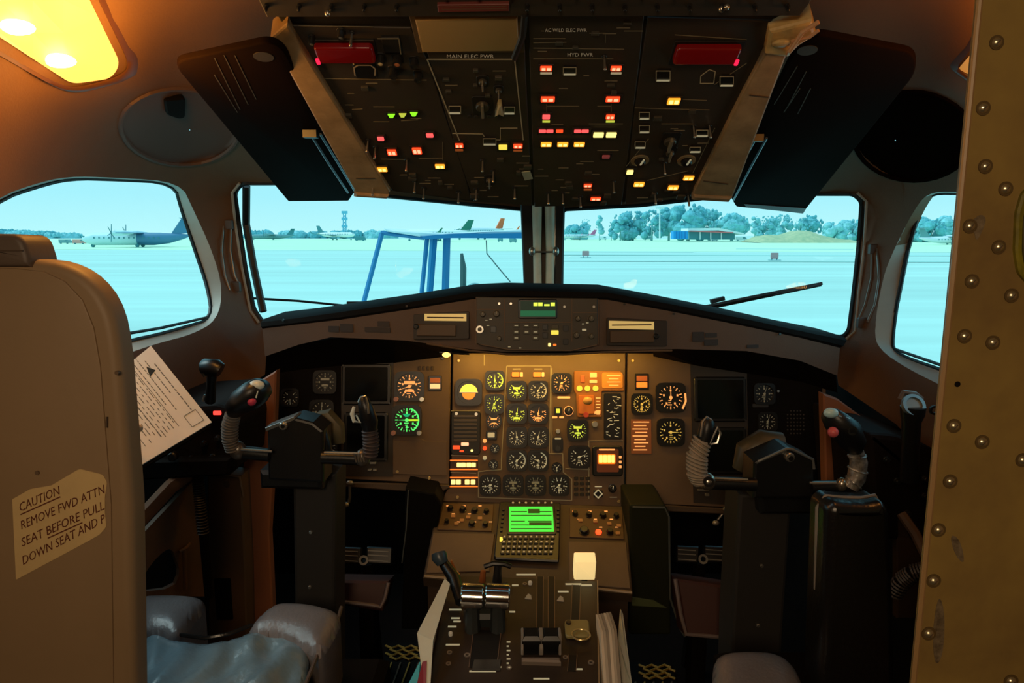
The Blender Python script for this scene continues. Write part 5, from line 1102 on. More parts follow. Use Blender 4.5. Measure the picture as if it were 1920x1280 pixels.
# throttles: two chrome cylinders on stalks
for x0, x1 in ((864, 908), (909, 957)):
    Y = 1.30; A = P(x0, 1117, Y); B = P(x1-1, 1119, Y); r = (P(900, 1093, Y)-P(900, 1140, Y)).length/2*.93
    ax = (B-A).normalized(); mb = MB(); mb.tube([A, A+ax*.001, A+ax*.003, B-ax*.003, B-ax*.001, B], [r*.8, r*.94, r, r, r*.94, r*.8], 24); t_ = mb.build('throttle_grip', M_chrome, pd, smooth=30)
    m_ = (A+B)/2; mb = MB(); mb.tube([m_, S2.wp((x0+x1)/2, 1185, .0)], [.012, .016], 8); mb.build('throttle_stalk', mat('stalk_dark', (46, 50, 50), .4), pd)
    for dx in (-10, 9): mb = MB(); p_ = S2.wp((x0+x1)/2+dx, 1160, .014); mb.box(p_, (.012, .04, .035), None, .003); mb.build('detent_lug', M_dmetal, pd)
mb = MB(); c_ = S2.wp(910, 1168, .02); mb.box(c_, (.055, .05, .04), Matrix.Rotation(.3, 3, 'X'), .008); mb.build('lever_boot', mat('boot_dark', (38, 42, 42), .5), pd)
# brake handle
mb = MB(); mb.tube([P(864, 1128, 1.36), P(852, 1085, 1.42), P(828, 1050, 1.46)], [.012, .014, .011], 10); hb = mb.build('brake_handle', M_blk2, pd, smooth=1)
mb = MB(); mb.tube([P(830, 1056, 1.45), P(824, 1044, 1.455), P(822, 1036, 1.46)], [.013, .018, .016], 14); mb.build('handle_cap', mat('cap_blue_grey', (50, 66, 78), .35), hb, smooth=40)
mb = MB(); mb.tube([P(846, 1050, 1.5), P(852, 1072, 1.5), P(862, 1078, 1.49)], [.002, .007, .003], 8); mb.build('amber_wedge', mat('wedge_amber', (200, 130, 70), .4), pd)
# trim T handle
mb = MB(); mb.tube([P(908, 1062, 1.48), P(925, 1056, 1.48), P(945, 1057, 1.48), P(958, 1062, 1.48)], .006, 8); mb.tube([P(934, 1060, 1.48), P(932, 1092, 1.47)], [.008, .011], 8); mb.build('tee_handle', M_blk2, pd, smooth=1)
mb = MB(); mb.tube([P(906, 1070, 1.47), P(904, 1090, 1.47)], [.006, .008], 8); mb.build('orange_tab', mat('tab_orange', (150, 86, 40), .5), pd, smooth=1)
# condition levers
for x in (996, 1032):
    cl = MB(); p_ = S2.wp(x, 1222, .025); cl.box(p_, (.036, .034, .04), Matrix.Rotation(.2, 3, 'X'), .006); o = cl.build('condition_lever', M_blk2, pd)
    for sx in (-1, 1):
        mb = MB(); q = p_+Vector((sx*.017, -.014, .0)); mb.tube([q+Vector((0, .02, .02)), q+Vector((0, 0, .018)), q+Vector((0, -.004, -.018))], .0028, 6); mb.build('metal_cheek', mat('cheek', (200, 190, 180), .3, metal=.7), o, smooth=1)
mb = MB(); mb.pxprism(S2, [(978, 1243), (1050, 1243), (1052, 1252), (978, 1250)], .004, .014, .003); mb.build('gate_bar', mat('gate_grey', (120, 108, 98), .4), pd)
# key tag and split ring
kt = thing('key_tag', S2.wp(1085, 1200, .006), 'olive key tag with a wire split ring lying on the right of the quadrant', 'key tag')
mb = MB(); mb.pxprism(S2, roundpoly([(1058, 1172), (1104, 1172), (1106, 1204), (1060, 1204)], 7), .008, .014, .002); mb.build('tag', mat('tag_olive', (140, 128, 78), .45), kt)
mb = MB(); cc = S2.loc(1089, 1205); R = S2.m(1089, 1205, 34)/2; mb.tube([S2.w(cc[0]+R*math.cos(a), cc[1]+R*math.sin(a), .018) for a in [2*PI*i/24 for i in range(25)]], .0018, 6, cap=False); mb.build('split_ring', mat('ring_tan', (190, 170, 120), .3, metal=.6), kt, smooth=1)
mb = MB(); mb.cyl(S2, 1066, 1180, 5, .014, .018, 12); mb.build('rivet', M_dmetal, kt)
# papers and books stuffed beside the pedestal
def sheet(name, pts, Ys, m, label, cat, th=.002, lines=None):
    t = thing(name, P(*pts[0], Ys[0]), label, cat); W_ = [P(x, y, Y) for (x, y), Y in zip(pts, Ys)]
    nrm = (W_[1]-W_[0]).cross(W_[2]-W_[0]).normalized(); 
    if nrm.y > 0: nrm = -nrm
    n = len(W_); mb = MB(); mb.add(W_+[p-nrm*th for p in W_], [tuple(range(n)), tuple(range(n, 2*n))[::-1]]+[(i, (i+1) % n, n+(i+1) % n, n+i) for i in range(n)]); mb.build('sheet', m, t)
    return t
M_paper = mat('paper_white', (205, 208, 190), .8, nscale=12, namt=.05)
sheet('paper_sheet', [(834, 1084), (844, 1094), (812, 1200), (806, 1300), (796, 1300), (782, 1187)], [1.40, 1.38, 1.20, 1.10, 1.10, 1.22], M_paper, 'folded white paper wedged against the left flank of the pedestal', 'paper')
sheet('brochure', [(792, 1240), (800, 1238), (797, 1320), (772, 1320)], [1.16, 1.16, 1.08, 1.08], mat('print_red', (130, 30, 50), .5), 'red printed brochure edge beside the left flank of the pedestal', 'brochure')
sheet('brochure', [(788, 1240), (792, 1246), (778, 1320), (748, 1320)], [1.17, 1.17, 1.09, 1.09], mat('print_cyan', (70, 180, 200), .5), 'cyan printed brochure at the bottom left of the pedestal', 'brochure')
bk = thing('manual', P(1135, 1200, 1.25), 'thick bundle of white papers beside the right flank of the pedestal', 'papers')
for i in range(6):
    mb = MB(); x = 1126+i*5.2; W_ = [P(x, 1184-i*1, 1.26), P(x+4.4, 1184-i, 1.26), P(x+16, 1320, 1.08), P(x+9, 1320, 1.08)]; W2 = [w+Vector((0, .08, -.01)) for w in W_]
    mb.add(W_+W2, [(0, 1, 2, 3), (7, 6, 5, 4), (0, 4, 5, 1), (1, 5, 6, 2), (2, 6, 7, 3), (3, 7, 4, 0)]); mb.build('leaf_block', mat('paper_cream%d' % (i % 3), (200-i % 3*30, 188-i % 3*30, 165-i % 3*28), .8), bk)
sheet('paper_sheet', [(1164, 1142), (1168, 1150), (1186, 1290), (1188, 1320), (1172, 1320), (1160, 1200)], [1.42, 1.42, 1.15, 1.12, 1.12, 1.3], M_paper, 'white paper edge standing at the right outer side of the pedestal', 'paper')

# ------------------------------------------------------------------ control yokes
M_yk = mat('yoke_black', (19, 20, 22), .38, bump=.1, bscale=300)
M_tape = mat('grip_tape', (96, 90, 84), .55); M_rope = mat('grip_cord', (150, 138, 122), .7)
def ribbed(path, r, m, parent, name, n, tilt=0, th=.0022):
    mb = MB(); mb.tube(path, r, 14); g = mb.build(name, m, parent, smooth=1)
    L = len(path)-1; 
    for i in range(n):
        t = (i+.5)/n*L; k = min(int(t), L-1); f = t-k; p = path[k].lerp(path[k+1], f); d = (path[k+1]-path[k]).normalized(); rr_ = (r if not isinstance(r, list) else r[k]*(1-f)+r[k+1]*f)+th*.3
        x = d.cross(Vector((0, 1, 0))).normalized(); y = d.cross(x).normalized(); d2 = d*tilt
        mb = MB(); mb.tube([p+x*rr_*math.cos(a)+y*rr_*math.sin(a)+d2*rr_*math.cos(a) for a in [2*PI*j/16 for j in range(17)]], th, 5, cap=False); mb.build('winding', m, g, smooth=1)
    return g
def Yp(*a): return P(*a)
ly = thing('control_yoke', P(560, 1130, 1.56), 'black control yoke with a ribbed grey grip at the captain position on the left', 'yoke')
F = vframe(560, 850, 1.47)
mb = MB(); mb.pxprism(F, [(500, 803), (552, 783), (586, 792), (606, 808), (607, 905), (502, 900)], -.07, 0, .006, 2); mb.build('hub', M_yk, ly)
mb = MB(); mb.pxprism(F, [(498, 801), (552, 780), (555, 783), (552, 787), (500, 808)], -.04, .004, .001); mb.build('hub_ridge', mat('ridge_grey', (120, 124, 124), .35, metal=.5), ly)
mb = MB(); mb.cyl(F, 533, 797, 8, 0, .010, 16, .002); hbolt = mb.build('hub_bolt', M_metal, ly); mb = MB(); mb.cyl(F, 533, 797, 4, .010, .011, 10); mb.build('socket', M_blk2, hbolt)
mb = MB(); mb.tube([P(590, 800, 1.50), P(604, 806, 1.50), P(612, 835, 1.50), P(614, 850, 1.5)], [.010, .012, .011, .010], 10); mb.build('cable_cover', M_yk, ly, smooth=1)
F3 = vframe(620, 810, 1.56); mb = MB(); mb.pxprism(F3, [(592, 776), (615, 772), (640, 800), (642, 834), (608, 838)], -.03, 0, .01, 2); mb.build('clip_board_pad', mat('olive_clip', (78, 72, 48), .5), ly, smooth=1)
mb = MB(); mb.tube([P(506, 853, 1.46), P(470, 849, 1.46), P(450, 848, 1.46)], .0145, 14); mb.build('arm', M_yk, ly, smooth=1)
mb = MB(); mb.tube([P(510, 846, 1.443), P(452, 842, 1.443)], .003, 6); mb.build('chrome_edge', M_metal, ly, smooth=1)
mb = MB(); mb.ball(P(446, 844, 1.455), .018, sc=(1, .9, 1.2)); mb.build('elbow', mat('elbow_metal', (110, 104, 98), .35, metal=.7), ly, smooth=1)
ribbed([P(437, 845, 1.45), P(431, 822, 1.445), P(431, 798, 1.44), P(437, 775, 1.435)], [.013, .015, .0155, .014], M_tape, ly, 'grip', 14)
mb = MB(); mb.tube([P(440, 776, 1.435), P(446, 762, 1.43), P(460, 750, 1.42), P(478, 736, 1.42), P(492, 724, 1.42), P(499, 718, 1.42)], [.018, .031, .040, .040, .032, .014], 14, flat=.7)
gr = mb.build('horn', M_yk, ly, smooth=1)
mb = MB(); mb.ball(P(472, 752, 1.392), .0095); o = mb.build('red_button', mat('button_pinkred', (190, 60, 90), .4), gr, smooth=1)
mb = MB(); mb.ball(P(481, 722, 1.40), .013, sc=(1.3, .8, .8)); mb.build('trim_switch', mat('switch_pale', (200, 215, 215), .3), gr, smooth=1)
mb = MB(); mb.tube([P(436, 752, 1.415), P(446, 742, 1.405), P(460, 734, 1.40), P(470, 728, 1.40)], .004, 6); mb.build('edge_highlight', mat('edge_pale', (150, 165, 168), .35, metal=.5), gr, smooth=1)
mb = MB(); Fh = vframe(444, 752, 1.40); mb.ring(Fh, 444, 752, 4, 8, 0, .006, 16); mb.build('hat_switch', M_dmetal, gr)
for x in (463, 481): mb = MB(); mb.box(P(x, 738, 1.393), (.006, .006, .016), Matrix.Rotation(.3, 3, 'Y'), .001); mb.build('toggle', mat('switch_pale', (200, 215, 215), .3), gr)
mb = MB(); mb.tube([P(604, 857, 1.46), P(640, 858, 1.46), P(680, 860, 1.46)], .0145, 14); mb.build('arm', M_yk, ly, smooth=1)
mb = MB(); mb.tube([P(608, 848, 1.443), P(678, 850, 1.443)], .003, 6); mb.build('chrome_edge', M_metal, ly, smooth=1)
mb = MB(); mb.ball(P(680, 858, 1.45), .017, sc=(1, .9, 1.2)); el = mb.build('elbow', mat('elbow_metal', (110, 104, 98), .35, metal=.7), ly, smooth=1)
for i in range(4): mb = MB(); mb.tube([P(664+i*5, 850, 1.432), P(668+i*5, 866, 1.432)], .0018, 6); mb.build('clamp_rib', M_metal, el)
ribbed([P(694, 856, 1.45), P(696, 830, 1.45), P(693, 804, 1.45)], [.014, .016, .015], mat('grip_brown', (62, 52, 52), .6), ly, 'grip', 8)
mb = MB(); mb.tube([P(694, 806, 1.45), P(692, 790, 1.445), P(686, 765, 1.44), P(681, 748, 1.44), P(680, 742, 1.44)], [.015, .019, .016, .012, .005], 14); g2 = mb.build('horn', M_yk, ly, smooth=1)
mb = MB(); mb.tube([P(672, 754, 1.42), P(676, 745, 1.42), P(685, 742, 1.42), P(689, 756, 1.42), P(691, 775, 1.42)], .0025, 6); mb.build('chrome_trim', M_metal, g2, smooth=1)
mb = MB(); mb.tube([P(664, 762, 1.42), P(660, 776, 1.415), P(664, 790, 1.415), P(675, 792, 1.42), P(668, 778, 1.42)], [.003, .005, .004, .003, .002], 8); mb.build('trigger', mat('switch_pale', (200, 215, 215), .3), g2, smooth=1)
F = vframe(590, 1010, 1.56); M_colm = mat('column_charcoal', (40, 38, 36), .55)
mb = MB(); mb.pxprism(F, [(548, 885), (630, 888), (628, 1130), (630, 1330), (552, 1330), (552, 1130)], -.10, 0, .008, 2); mb.build('column', M_colm, ly)
mb = MB(); mb.pxprism(F, [(500, 870), (612, 872), (614, 905), (502, 902)], -.06, .05, .008); mb.build('column_head', M_yk, ly)
for x, y in ((583, 997), (581, 1100)): mb = MB(); mb.cyl(F, x, y, 3.5, 0, .004, 10, .001); mb.build('screw', M_metal, ly)
# first officer's yoke
ry = thing('control_yoke', P(1440, 1200, 1.52), 'black control yoke with a cord wrapped grip at the first officer position on the right', 'yoke')
F = vframe(1470, 880, 1.42)
mb = MB(); mb.pxprism(F, [(1414, 866), (1474, 840), (1482, 840), (1526, 862), (1528, 935), (1412, 935)], -.07, 0, .006, 2); mb.build('hub', M_yk, ry)
mb = MB(); mb.tube([F.wp(1420, 864, .003), F.wp(1474, 840, .003), F.wp(1484, 841, .003), F.wp(1523, 860, .003), F.wp(1525, 878, .003)], .0032, 6); mb.build('hub_ridge', mat('ridge_grey', (120, 124, 124), .35, metal=.5), ry, smooth=1)
mb = MB(); mb.cyl(F, 1478, 855, 9, 0, .012, 16, .002); hbolt = mb.build('hub_bolt', M_metal, ry); mb = MB(); mb.cyl(F, 1479, 856, 5, .012, .013, 10); mb.build('socket', M_blk2, hbolt)
mb = MB(); mb.tube([P(1384, 880, 1.52), P(1400, 848, 1.52), P(1430, 832, 1.52), P(1466, 832, 1.52)], [.014, .030, .034, .026], 14); mb.build('rear_drum', mat('drum_olive', (66, 60, 42), .45), ry, smooth=1)
mb = MB(); mb.tube([P(1416, 908, 1.42), P(1370, 906, 1.42), P(1330, 905, 1.42)], .0145, 14); mb.build('arm', M_yk, ry, smooth=1)
mb = MB(); mb.tube([P(1402, 899, 1.404), P(1334, 896, 1.404)], .003, 6); mb.build('chrome_edge', M_metal, ry, smooth=1)
mb = MB(); mb.ball(P(1326, 902, 1.41), .019); el = mb.build('elbow', mat('elbow_bright', (190, 180, 165), .25, metal=.9), ry, smooth=1)
mb = MB(); Fe = vframe(1328, 902, 1.388); mb.ring(Fe, 1328, 902, 5, 10, 0, .005, 18); mb.build('elbow_ring', M_dmetal, el)
ribbed([P(1313, 906, 1.41), P(1306, 885, 1.41), P(1307, 855, 1.41), P(1317, 824, 1.41)], [.015, .019, .0195, .017], M_rope, ry, 'grip', 13, tilt=.35, th=.0032)
mb = MB(); mb.tube([P(1318, 830, 1.41), P(1324, 810, 1.41), P(1327, 792, 1.41), P(1328, 784, 1.41)], [.016, .017, .015, .008], 12); g2 = mb.build('horn', M_yk, ry, smooth=1)
mb = MB(); mb.tube([P(1314, 818, 1.393), P(1318, 790, 1.393), P(1325, 781, 1.393), P(1335, 788, 1.393)], .0025, 6); mb.build('chrome_trim', M_metal, g2, smooth=1)
mb = MB(); mb.tube([P(1330, 832, 1.40), P(1346, 800, 1.40), P(1351, 812, 1.40), P(1345, 830, 1.40), P(1332, 833, 1.40)], .0028, 6); mb.build('trigger', M_metal, g2, smooth=1)
mb = MB(); mb.tube([P(1520, 913, 1.42), P(1556, 912, 1.42), P(1584, 912, 1.42)], .0135, 14); mb.build('arm', M_yk, ry, smooth=1)
mb = MB(); mb.tube([P(1518, 905, 1.404), P(1568, 905, 1.404)], .003, 6); mb.build('chrome_edge', M_metal, ry, smooth=1)
mb = MB(); mb.ball(P(1578, 908, 1.41), .012, sc=(1, 1, 1.3)); mb.build('elbow', mat('elbow_bright', (190, 180, 165), .25, metal=.9), ry, smooth=1)
ribbed([P(1594, 914, 1.41), P(1606, 895, 1.41), P(1610, 866, 1.41), P(1604, 842, 1.41)], [.017, .019, .018, .015], mat('foil_grip', (176, 172, 166), .35, metal=.7, nscale=40, namt=.8, dirt=(40, 36, 34), bump=1.0, bscale=60), ry, 'grip', 3, tilt=.2)
mb = MB(); mb.tube([P(1602, 846, 1.41), P(1597, 828, 1.40), P(1585, 805, 1.395), P(1568, 790, 1.395), P(1556, 776, 1.395), P(1551, 770, 1.395)], [.016, .030, .034, .030, .022, .010], 14, flat=.75)
gr = mb.build('horn', M_yk, ry, smooth=1)
mb = MB(); mb.ball(P(1562, 810, 1.368), .011); mb.build('red_button', mat('button_salmon', (200, 90, 96), .4), gr, smooth=1)
mb = MB(); mb.ball(P(1558, 774, 1.374), .013, sc=(1.2, .8, .8)); mb.build('trim_switch', mat('switch_cyanwhite', (170, 210, 220), .3), gr, smooth=1)
mb = MB(); mb.tube([P(1572, 780, 1.375), P(1590, 784, 1.375), P(1606, 798, 1.38)], .003, 6); mb.build('edge_highlight', mat('edge_pale', (150, 165, 168), .35, metal=.5), gr, smooth=1)
mb = MB(); Fh = vframe(1594, 806, 1.37); mb.ring(Fh, 1596, 806, 5, 9, 0, .006, 16); mb.build('hat_switch', M_dmetal, gr)
F = vframe(1440, 1050, 1.52)
mb = MB(); mb.pxprism(F, [(1386, 926), (1486, 926), (1468, 1190), (1462, 1330), (1368, 1330), (1372, 1190)], -.10, 0, .008, 2); mb.build('column', M_colm, ry)
mb = MB(); mb.pxprism(F, [(1412, 905), (1526, 905), (1522, 952), (1416, 952)], -.06, .04, .008); mb.build('column_head', M_yk, ry)
for x, y in ((1428, 1060), (1421, 1172)): mb = MB(); mb.cyl(F, x, y, 3.5, 0, .004, 10, .001); mb.build('screw', M_metal, ry)
# ------------------------------------------------------------------ seats
def pillow(outer, zc, h, r, step, skirt, fold=None, yrel=None):
    """soft cushion top over a px outline on the horizontal plane z=zc"""
    O = smoothpoly(outer, 2); W2 = [PZ(x, y, zc) for x, y in O]; seg = [(Vector((a.x, a.y)), Vector((b.x, b.y))) for a, b in zip(W2, W2[1:]+W2[:1])]
    def surf(px, py):
        p = PZ(px, py, zc); q = Vector((p.x, p.y)); d = 1e9
        for a, b in seg:
            e_ = b-a; L = e_.length_squared
            t = max(0, min(1, (q-a).dot(e_)/L)) if L > 1e-12 else 0; d = min(d, (q-a-e_*t).length)
        k = min(1, d/r); z = h*math.sqrt(max(0, 1-(1-k)**2))
        if fold: z += fold(p.x, p.y)*k
        return Vector((p.x, p.y, zc-h+z))
    V, Fc = patch(O, [], step, surf); mb = MB(); mb.add(V, Fc)
    n = len(O); top = [Vector((p.x, p.y, zc-h)) for p in W2]; lo = [Vector((p.x, p.y, zc-h-skirt)) for p in W2]
    mb.add(top+lo, [(i, (i+1) % n, n+(i+1) % n, n+i) for i in range(n)]+[tuple(range(n, 2*n))[::-1]]); return mb
def folds(x, y):
    a = .013*math.sin(46*x+11*math.sin(7*y)+16*y)*max(0, math.sin(3.2*(x+.62)))+.006*math.sin(95*x-30*y+3*math.sin(20*y)); 
    cx, cy = x+.42, y-1.2; return a*math.exp(-(cx*cx*4+cy*cy*10))+.006*math.sin(60*(x+y*.6))*math.exp(-((x+.35)**2*30))
zs = ZC-.80
cs = thing('pilot_seat', (-.45, 1.3, 0), 'blue black leather captain seat cushion with raised thigh lobes at the lower left', 'seat')
pillow([(262, 1168), (300, 1176), (340, 1190), (385, 1196), (430, 1188), (470, 1172), (530, 1176), (582, 1198), (572, 1260), (556, 1400), (255, 1400)], zs, .022, .045, 9, .10, folds).build('cushion', M_leather, cs, smooth=1)
pillow([(250, 1104), (330, 1102), (378, 1106), (387, 1118), (362, 1146), (338, 1178), (300, 1174), (250, 1164)], zs+.02, .030, .05, 9, .11).build('thigh_lobe', M_leatherg, cs, smooth=1)
pillow([(458, 1172), (480, 1142), (512, 1118), (560, 1116), (612, 1124), (640, 1136), (634, 1160), (602, 1212), (584, 1204), (530, 1176)], zs+.02, .030, .05, 9, .12).build('thigh_lobe', M_leatherg, cs, smooth=1)
mb = MB(); mb.tube([PZ(x, y, zs-.002) for x, y in ((262, 1168), (300, 1176), (340, 1190), (385, 1196), (430, 1188), (470, 1172), (530, 1176), (584, 1200))], .004, 6); mb.build('piping', M_leatherb, cs, smooth=1)
mb = MB(); mb.tube([PZ(x, y, zs-.006) for x, y in ((640, 1138), (632, 1166), (598, 1220), (570, 1290), (560, 1340))], .004, 6); mb.build('piping', mat('piping_brown', (84, 70, 62), .4), cs, smooth=1)
mb = MB(); mb.box((-.50, 1.30, .30), (.42, .42, .24), None, .02); mb.build('seat_pan', M_black, cs)
mb = MB(); mb.box((-.50, 1.30, .10), (.26, .34, .2), None, .01); mb.build('pedestal', M_dmetal, cs)
M_cover = mat('side_leather_dark', (30, 27, 25), .4, bump=.3, bscale=120)
# captain seat back / forward facing shell with headrest, near left
cb = thing('seat_back', P(100, 1270, .95), 'tan shell of the seat back in the left foreground with a caution placard', 'seat back')
F = vframe(120, 800, .99, tilt=0.03)
sh = [(-120, 484), (40, 484), (80, 485), (104, 487), (126, 490), (146, 496), (166, 505), (184, 517), (200, 532), (214, 550), (226, 572), (235, 598), (241, 628), (246, 665), (254, 760), (262, 860), (267, 930), (270, 1100), (274, 1420), (-120, 1420)]
mb = MB(); mb.pxprism(F, sh[:1]+smoothpoly(sh[1:-2], 1)[0:0]+sh[1:], -.006, .032, .014, 4); mb.build('shell', M_shell, cb, smooth=35)
mb = MB(); mb.pxprism(F, [(-118, 502), (60, 502), (112, 508), (150, 526), (182, 560), (202, 610), (214, 680), (226, 840), (233, 930), (238, 1415), (-118, 1415)], .032, .0345, .002, 2); mb.build('raised_face', M_shell, cb, smooth=35)
mb = MB(); mb.pxprism(F, roundpoly([(-110, 438), (76, 440), (90, 484), (90, 500), (-110, 500)], [4, 22, 6, 0, 0]), -.02, .040, .008, 3); mb.build('head_rest', mat('headrest_brown', (84, 70, 58), .55, bump=.15, bscale=90), cb, smooth=35)
mb = MB(); mb.bar(F, -105, 470, 80, 470, 2.5, .039, .0415); mb.build('head_rest_seam', M_panel2, cb)
F = Fr(F.w(0, 0, .031), F.w(1, 0, .031), F.w(0, 1, .031))
mb = MB(); mb.cyl(F, 74, 884, 4, .003, .006, 10); mb.build('screw', M_panel, cb); mb = MB(); mb.cyl(F, 222, 698, 4, .0, .005, 10); mb.build('screw', M_panel, cb)
mb = MB(); mb.bar(F, 203, 780, 203, 800, 3, .003, .0045); mb.build('scratch', M_panel2, cb)
mb = MB(); mb.pxprism(F, roundpoly([(27, 934), (60, 915), (100, 908), (152, 877), (196, 888), (204, 902), (200, 930), (200, 960), (203, 985), (190, 1000), (150, 1022), (34, 1084)], [2, 2, 2, 6, 5, 4, 2, 2, 5, 6, 8, 3]), .0035, .0045); plc = mb.build('caution_placard', mat('placard_tan', (200, 172, 120), .6, nscale=8, namt=.1), cb)
M_ink = mat('ink_brown_red', (92, 40, 20), .7)
for s_, A, B, h in (('CAUTION', (42, 957), (116, 924), 17), ('REMOVE FWD ATTN', (45, 990), (200, 922), 17), ('SEAT BEFORE PULL', (46, 1022), (200, 952), 17), ('DOWN SEAT AND P', (48, 1056), (201, 976), 17)):
    v, f = textpx(s_, F, A, B, (-1.5, -h), .0045, .0052); mb = MB(); mb.add(v, f); mb.build('lettering', M_ink, plc)
for A, B in (((43, 962), (117, 929)), ((94, 1006), (158, 977))): mb = MB(); mb.bar(F, *A, *B, 2.2, .0045, .0052); mb.build('underline', M_ink, plc)
# small white edge visible behind the shell
# first officer seat: dark upright back and grey cushion
fs = thing('pilot_seat', P(1600, 1270, 1.15), 'black leather first officer seat back with a glossy top at the lower right', 'seat')
F = vframe(1600, 1100, 1.22, tilt=.04)
mb = MB(); mb.pxprism(F, roundpoly([(1520, 930), (1534, 918), (1564, 922), (1600, 923), (1622, 918), (1634, 934), (1642, 1090), (1650, 1420), (1500, 1420), (1510, 1200)], [10, 6, 10, 10, 6, 12, 0, 0, 0, 0]), 0, .07, .020, 5); mb.build('backrest', M_leatherb, fs, smooth=35)
mb = MB(); mb.tube([F.wp(x, y, .03) for x, y in ((1516, 1090), (1519, 940), (1534, 919), (1564, 922), (1600, 923), (1624, 918), (1635, 936), (1643, 1090))], .0035, 6); mb.build('piping', mat('piping_pale', (120, 112, 104), .35), fs, smooth=1)
mb = MB(); mb.box((.66, 1.34, .22), (.36, .36, .42), None, .02); mb.build('seat_pan', M_black, fs)
pillow([(1336, 1222), (1352, 1208), (1400, 1204), (1460, 1208), (1496, 1232), (1512, 1280), (1516, 1400), (1350, 1400), (1340, 1290)], ZC-.79, .03, .055, 9, .12).build('cushion', M_leatherg, fs, smooth=1)
# ------------------------------------------------------------------ riveted bulkhead (door frame) on the right
bh = thing('trim_2', P(1800, 1270, .75), None, None); struct(bh)
F = vframe(1850, 640, .75)
mb = MB(); mb.pxprism(F, [(1872, -330), (1711, 1320), (1700, 1700), (2700, 1700), (2700, -330)], -.004, 0, .001); o = mb.build('bulkhead_panel', M_bulk, bh)
mb = MB(); mb.tube([F.wp(1850, -110, -.002), F.wp(1711, 1320, -.002)], .0032, 8); mb.build('edge_bead', mat('bead_tan', (150, 118, 76), .4), bh, smooth=1)
mb = MB(); mb.pxprism(F, [(1850, -110), (1711, 1320), (1720, 1320), (1858, -110)], -.010, -.004); mb.build('edge_flange', M_bulk, bh)
M_riv = mat('rivet_brass_steel', (225, 212, 170), .28, metal=.9)
for i, (x, y) in enumerate([(1868, 80), (1843, 203), (1847, 312), (1885, 354), (1818, 424), (1872, 463), (1822, 527), (1896, 554), (1808, 630), (1861, 642), (1788, 798), (1841, 828), (1917, 862), (1781, 902), (1759, 993), (1750, 1088), (1741, 1187), (1895, 1276)]):
    mb = MB(); k = F.m(x, y, 2)/2; mb.ring(F, x, y, 8, 13.5, 0, .0012, 20); rv = mb.build('rivet_washer', mat('washer_dark', (84, 66, 36), .5), bh)
    mb = MB(); mb.lathe(F, x, y, [(k*9.5, 0), (k*9, k*3), (k*6.5, k*6), (k*3, k*7.6), (k*.3, k*8)], 16); mb.build('rivet', M_riv, rv, smooth=1)
    mb = MB(); a, b = F.loc(x, y); mb.lbar(F, (a-k*3, b-k*3), (a+k*3, b+k*3), k*1.4, k*5, k*8.1); mb.build('slot', M_panel2, rv)
mb = MB(); mb.cyl(F, 1795, 720, 5.5, 0, .0006, 12); mb.build('empty_hole', M_black, bh)
mb = MB(); mb.pxprism(F, roundpoly([(1960, 318), (1912, 362), (1901, 400), (1898, 470), (1905, 512), (1925, 534), (1990, 540), (1990, 318)], 8), 0, .006, .002); lt = mb.build('latch_plate', mat('latch_olive_yellow', (122, 112, 26), .45, nscale=20, namt=.4, dirt=(50, 44, 12)), bh)
mb = MB(); mb.pxprism(F, roundpoly([(1972, 330), (1920, 372), (1910, 410), (1908, 470), (1914, 504), (1932, 522), (1990, 528), (1990, 330)], 8), .006, .008, .001); mb.build('latch_inset', mat('latch_dark', (60, 52, 14), .5), lt)
mb = MB()
for pts in ([(1814, 424), (1836, 400), (1850, 408), (1843, 430), (1830, 455), (1826, 430)], [(1760, 1110), (1772, 1150), (1768, 1230), (1752, 1250), (1748, 1180)], [(1780, 1000), (1800, 1010), (1810, 1060), (1790, 1040)]):
    mb.pxprism(F, smoothpoly(pts, 2), 0, .0004)
mb.build('paint_wear', mat('wear_patch', (104, 90, 68), .7, nscale=80, namt=.6, dirt=(60, 46, 26)), bh, kind='stuff')
# ------------------------------------------------------------------ side walls, consoles and small fittings
def plate(name, pts, Y, th, m, label, cat, bev=.004, tilt=0):
    F = vframe(sum(p[0] for p in pts)/len(pts), sum(p[1] for p in pts)/len(pts), Y, tilt); t = thing(name, F.wp(*max(pts, key=lambda p: p[1])), label, cat); mb = MB(); mb.pxprism(F, pts, -th, 0, bev); mb.build('body', m, t); return t, F
t, F = plate('side_wall_panel', [(458, 732), (518, 694), (512, 870), (504, 1000), (512, 1160), (505, 1330), (462, 1330), (464, 1100), (455, 890)], 1.80, .03, M_wallbrown, 'upright orange brown wall panel behind the left yoke', 'panel')
mb = MB(); mb.tube([F.wp(x, y, .006) for x, y in ((456, 892), (464, 1060), (466, 1150))], .004, 6); mb.build('edge_tube', M_panel, t, smooth=1)
t, F = plate('side_wall_panel', [(1544, 738), (1572, 748), (1615, 780), (1622, 900), (1600, 1000), (1560, 1000), (1549, 930)], 1.75, .03, M_wallbrown, 'upright orange brown wall panel behind the right yoke', 'panel')
t, F = plate('side_cabinet', [(388, 884), (452, 892), (460, 1060), (466, 1330), (392, 1330)], 1.74, .06, mat('cabinet_brown', (96, 72, 48), .6, nscale=5, namt=.15), 'brown cabinet with a black slot on the left side wall', 'cabinet')
mb = MB(); mb.rr(F, 404, 1084, 435, 1160, 0, .002, 2); mb.build('slot', M_black, t); mb = MB(); mb.cyl(F, 425, 908, 6, 0, .003, 14, .001); mb.build('fastener', M_panel2, t)
mb = MB(); mb.tube([F.wp(392, 886, .003), F.wp(450, 893, .003), F.wp(457, 930, .003)], .004, 6); mb.build('rim', M_panel, t, smooth=1)
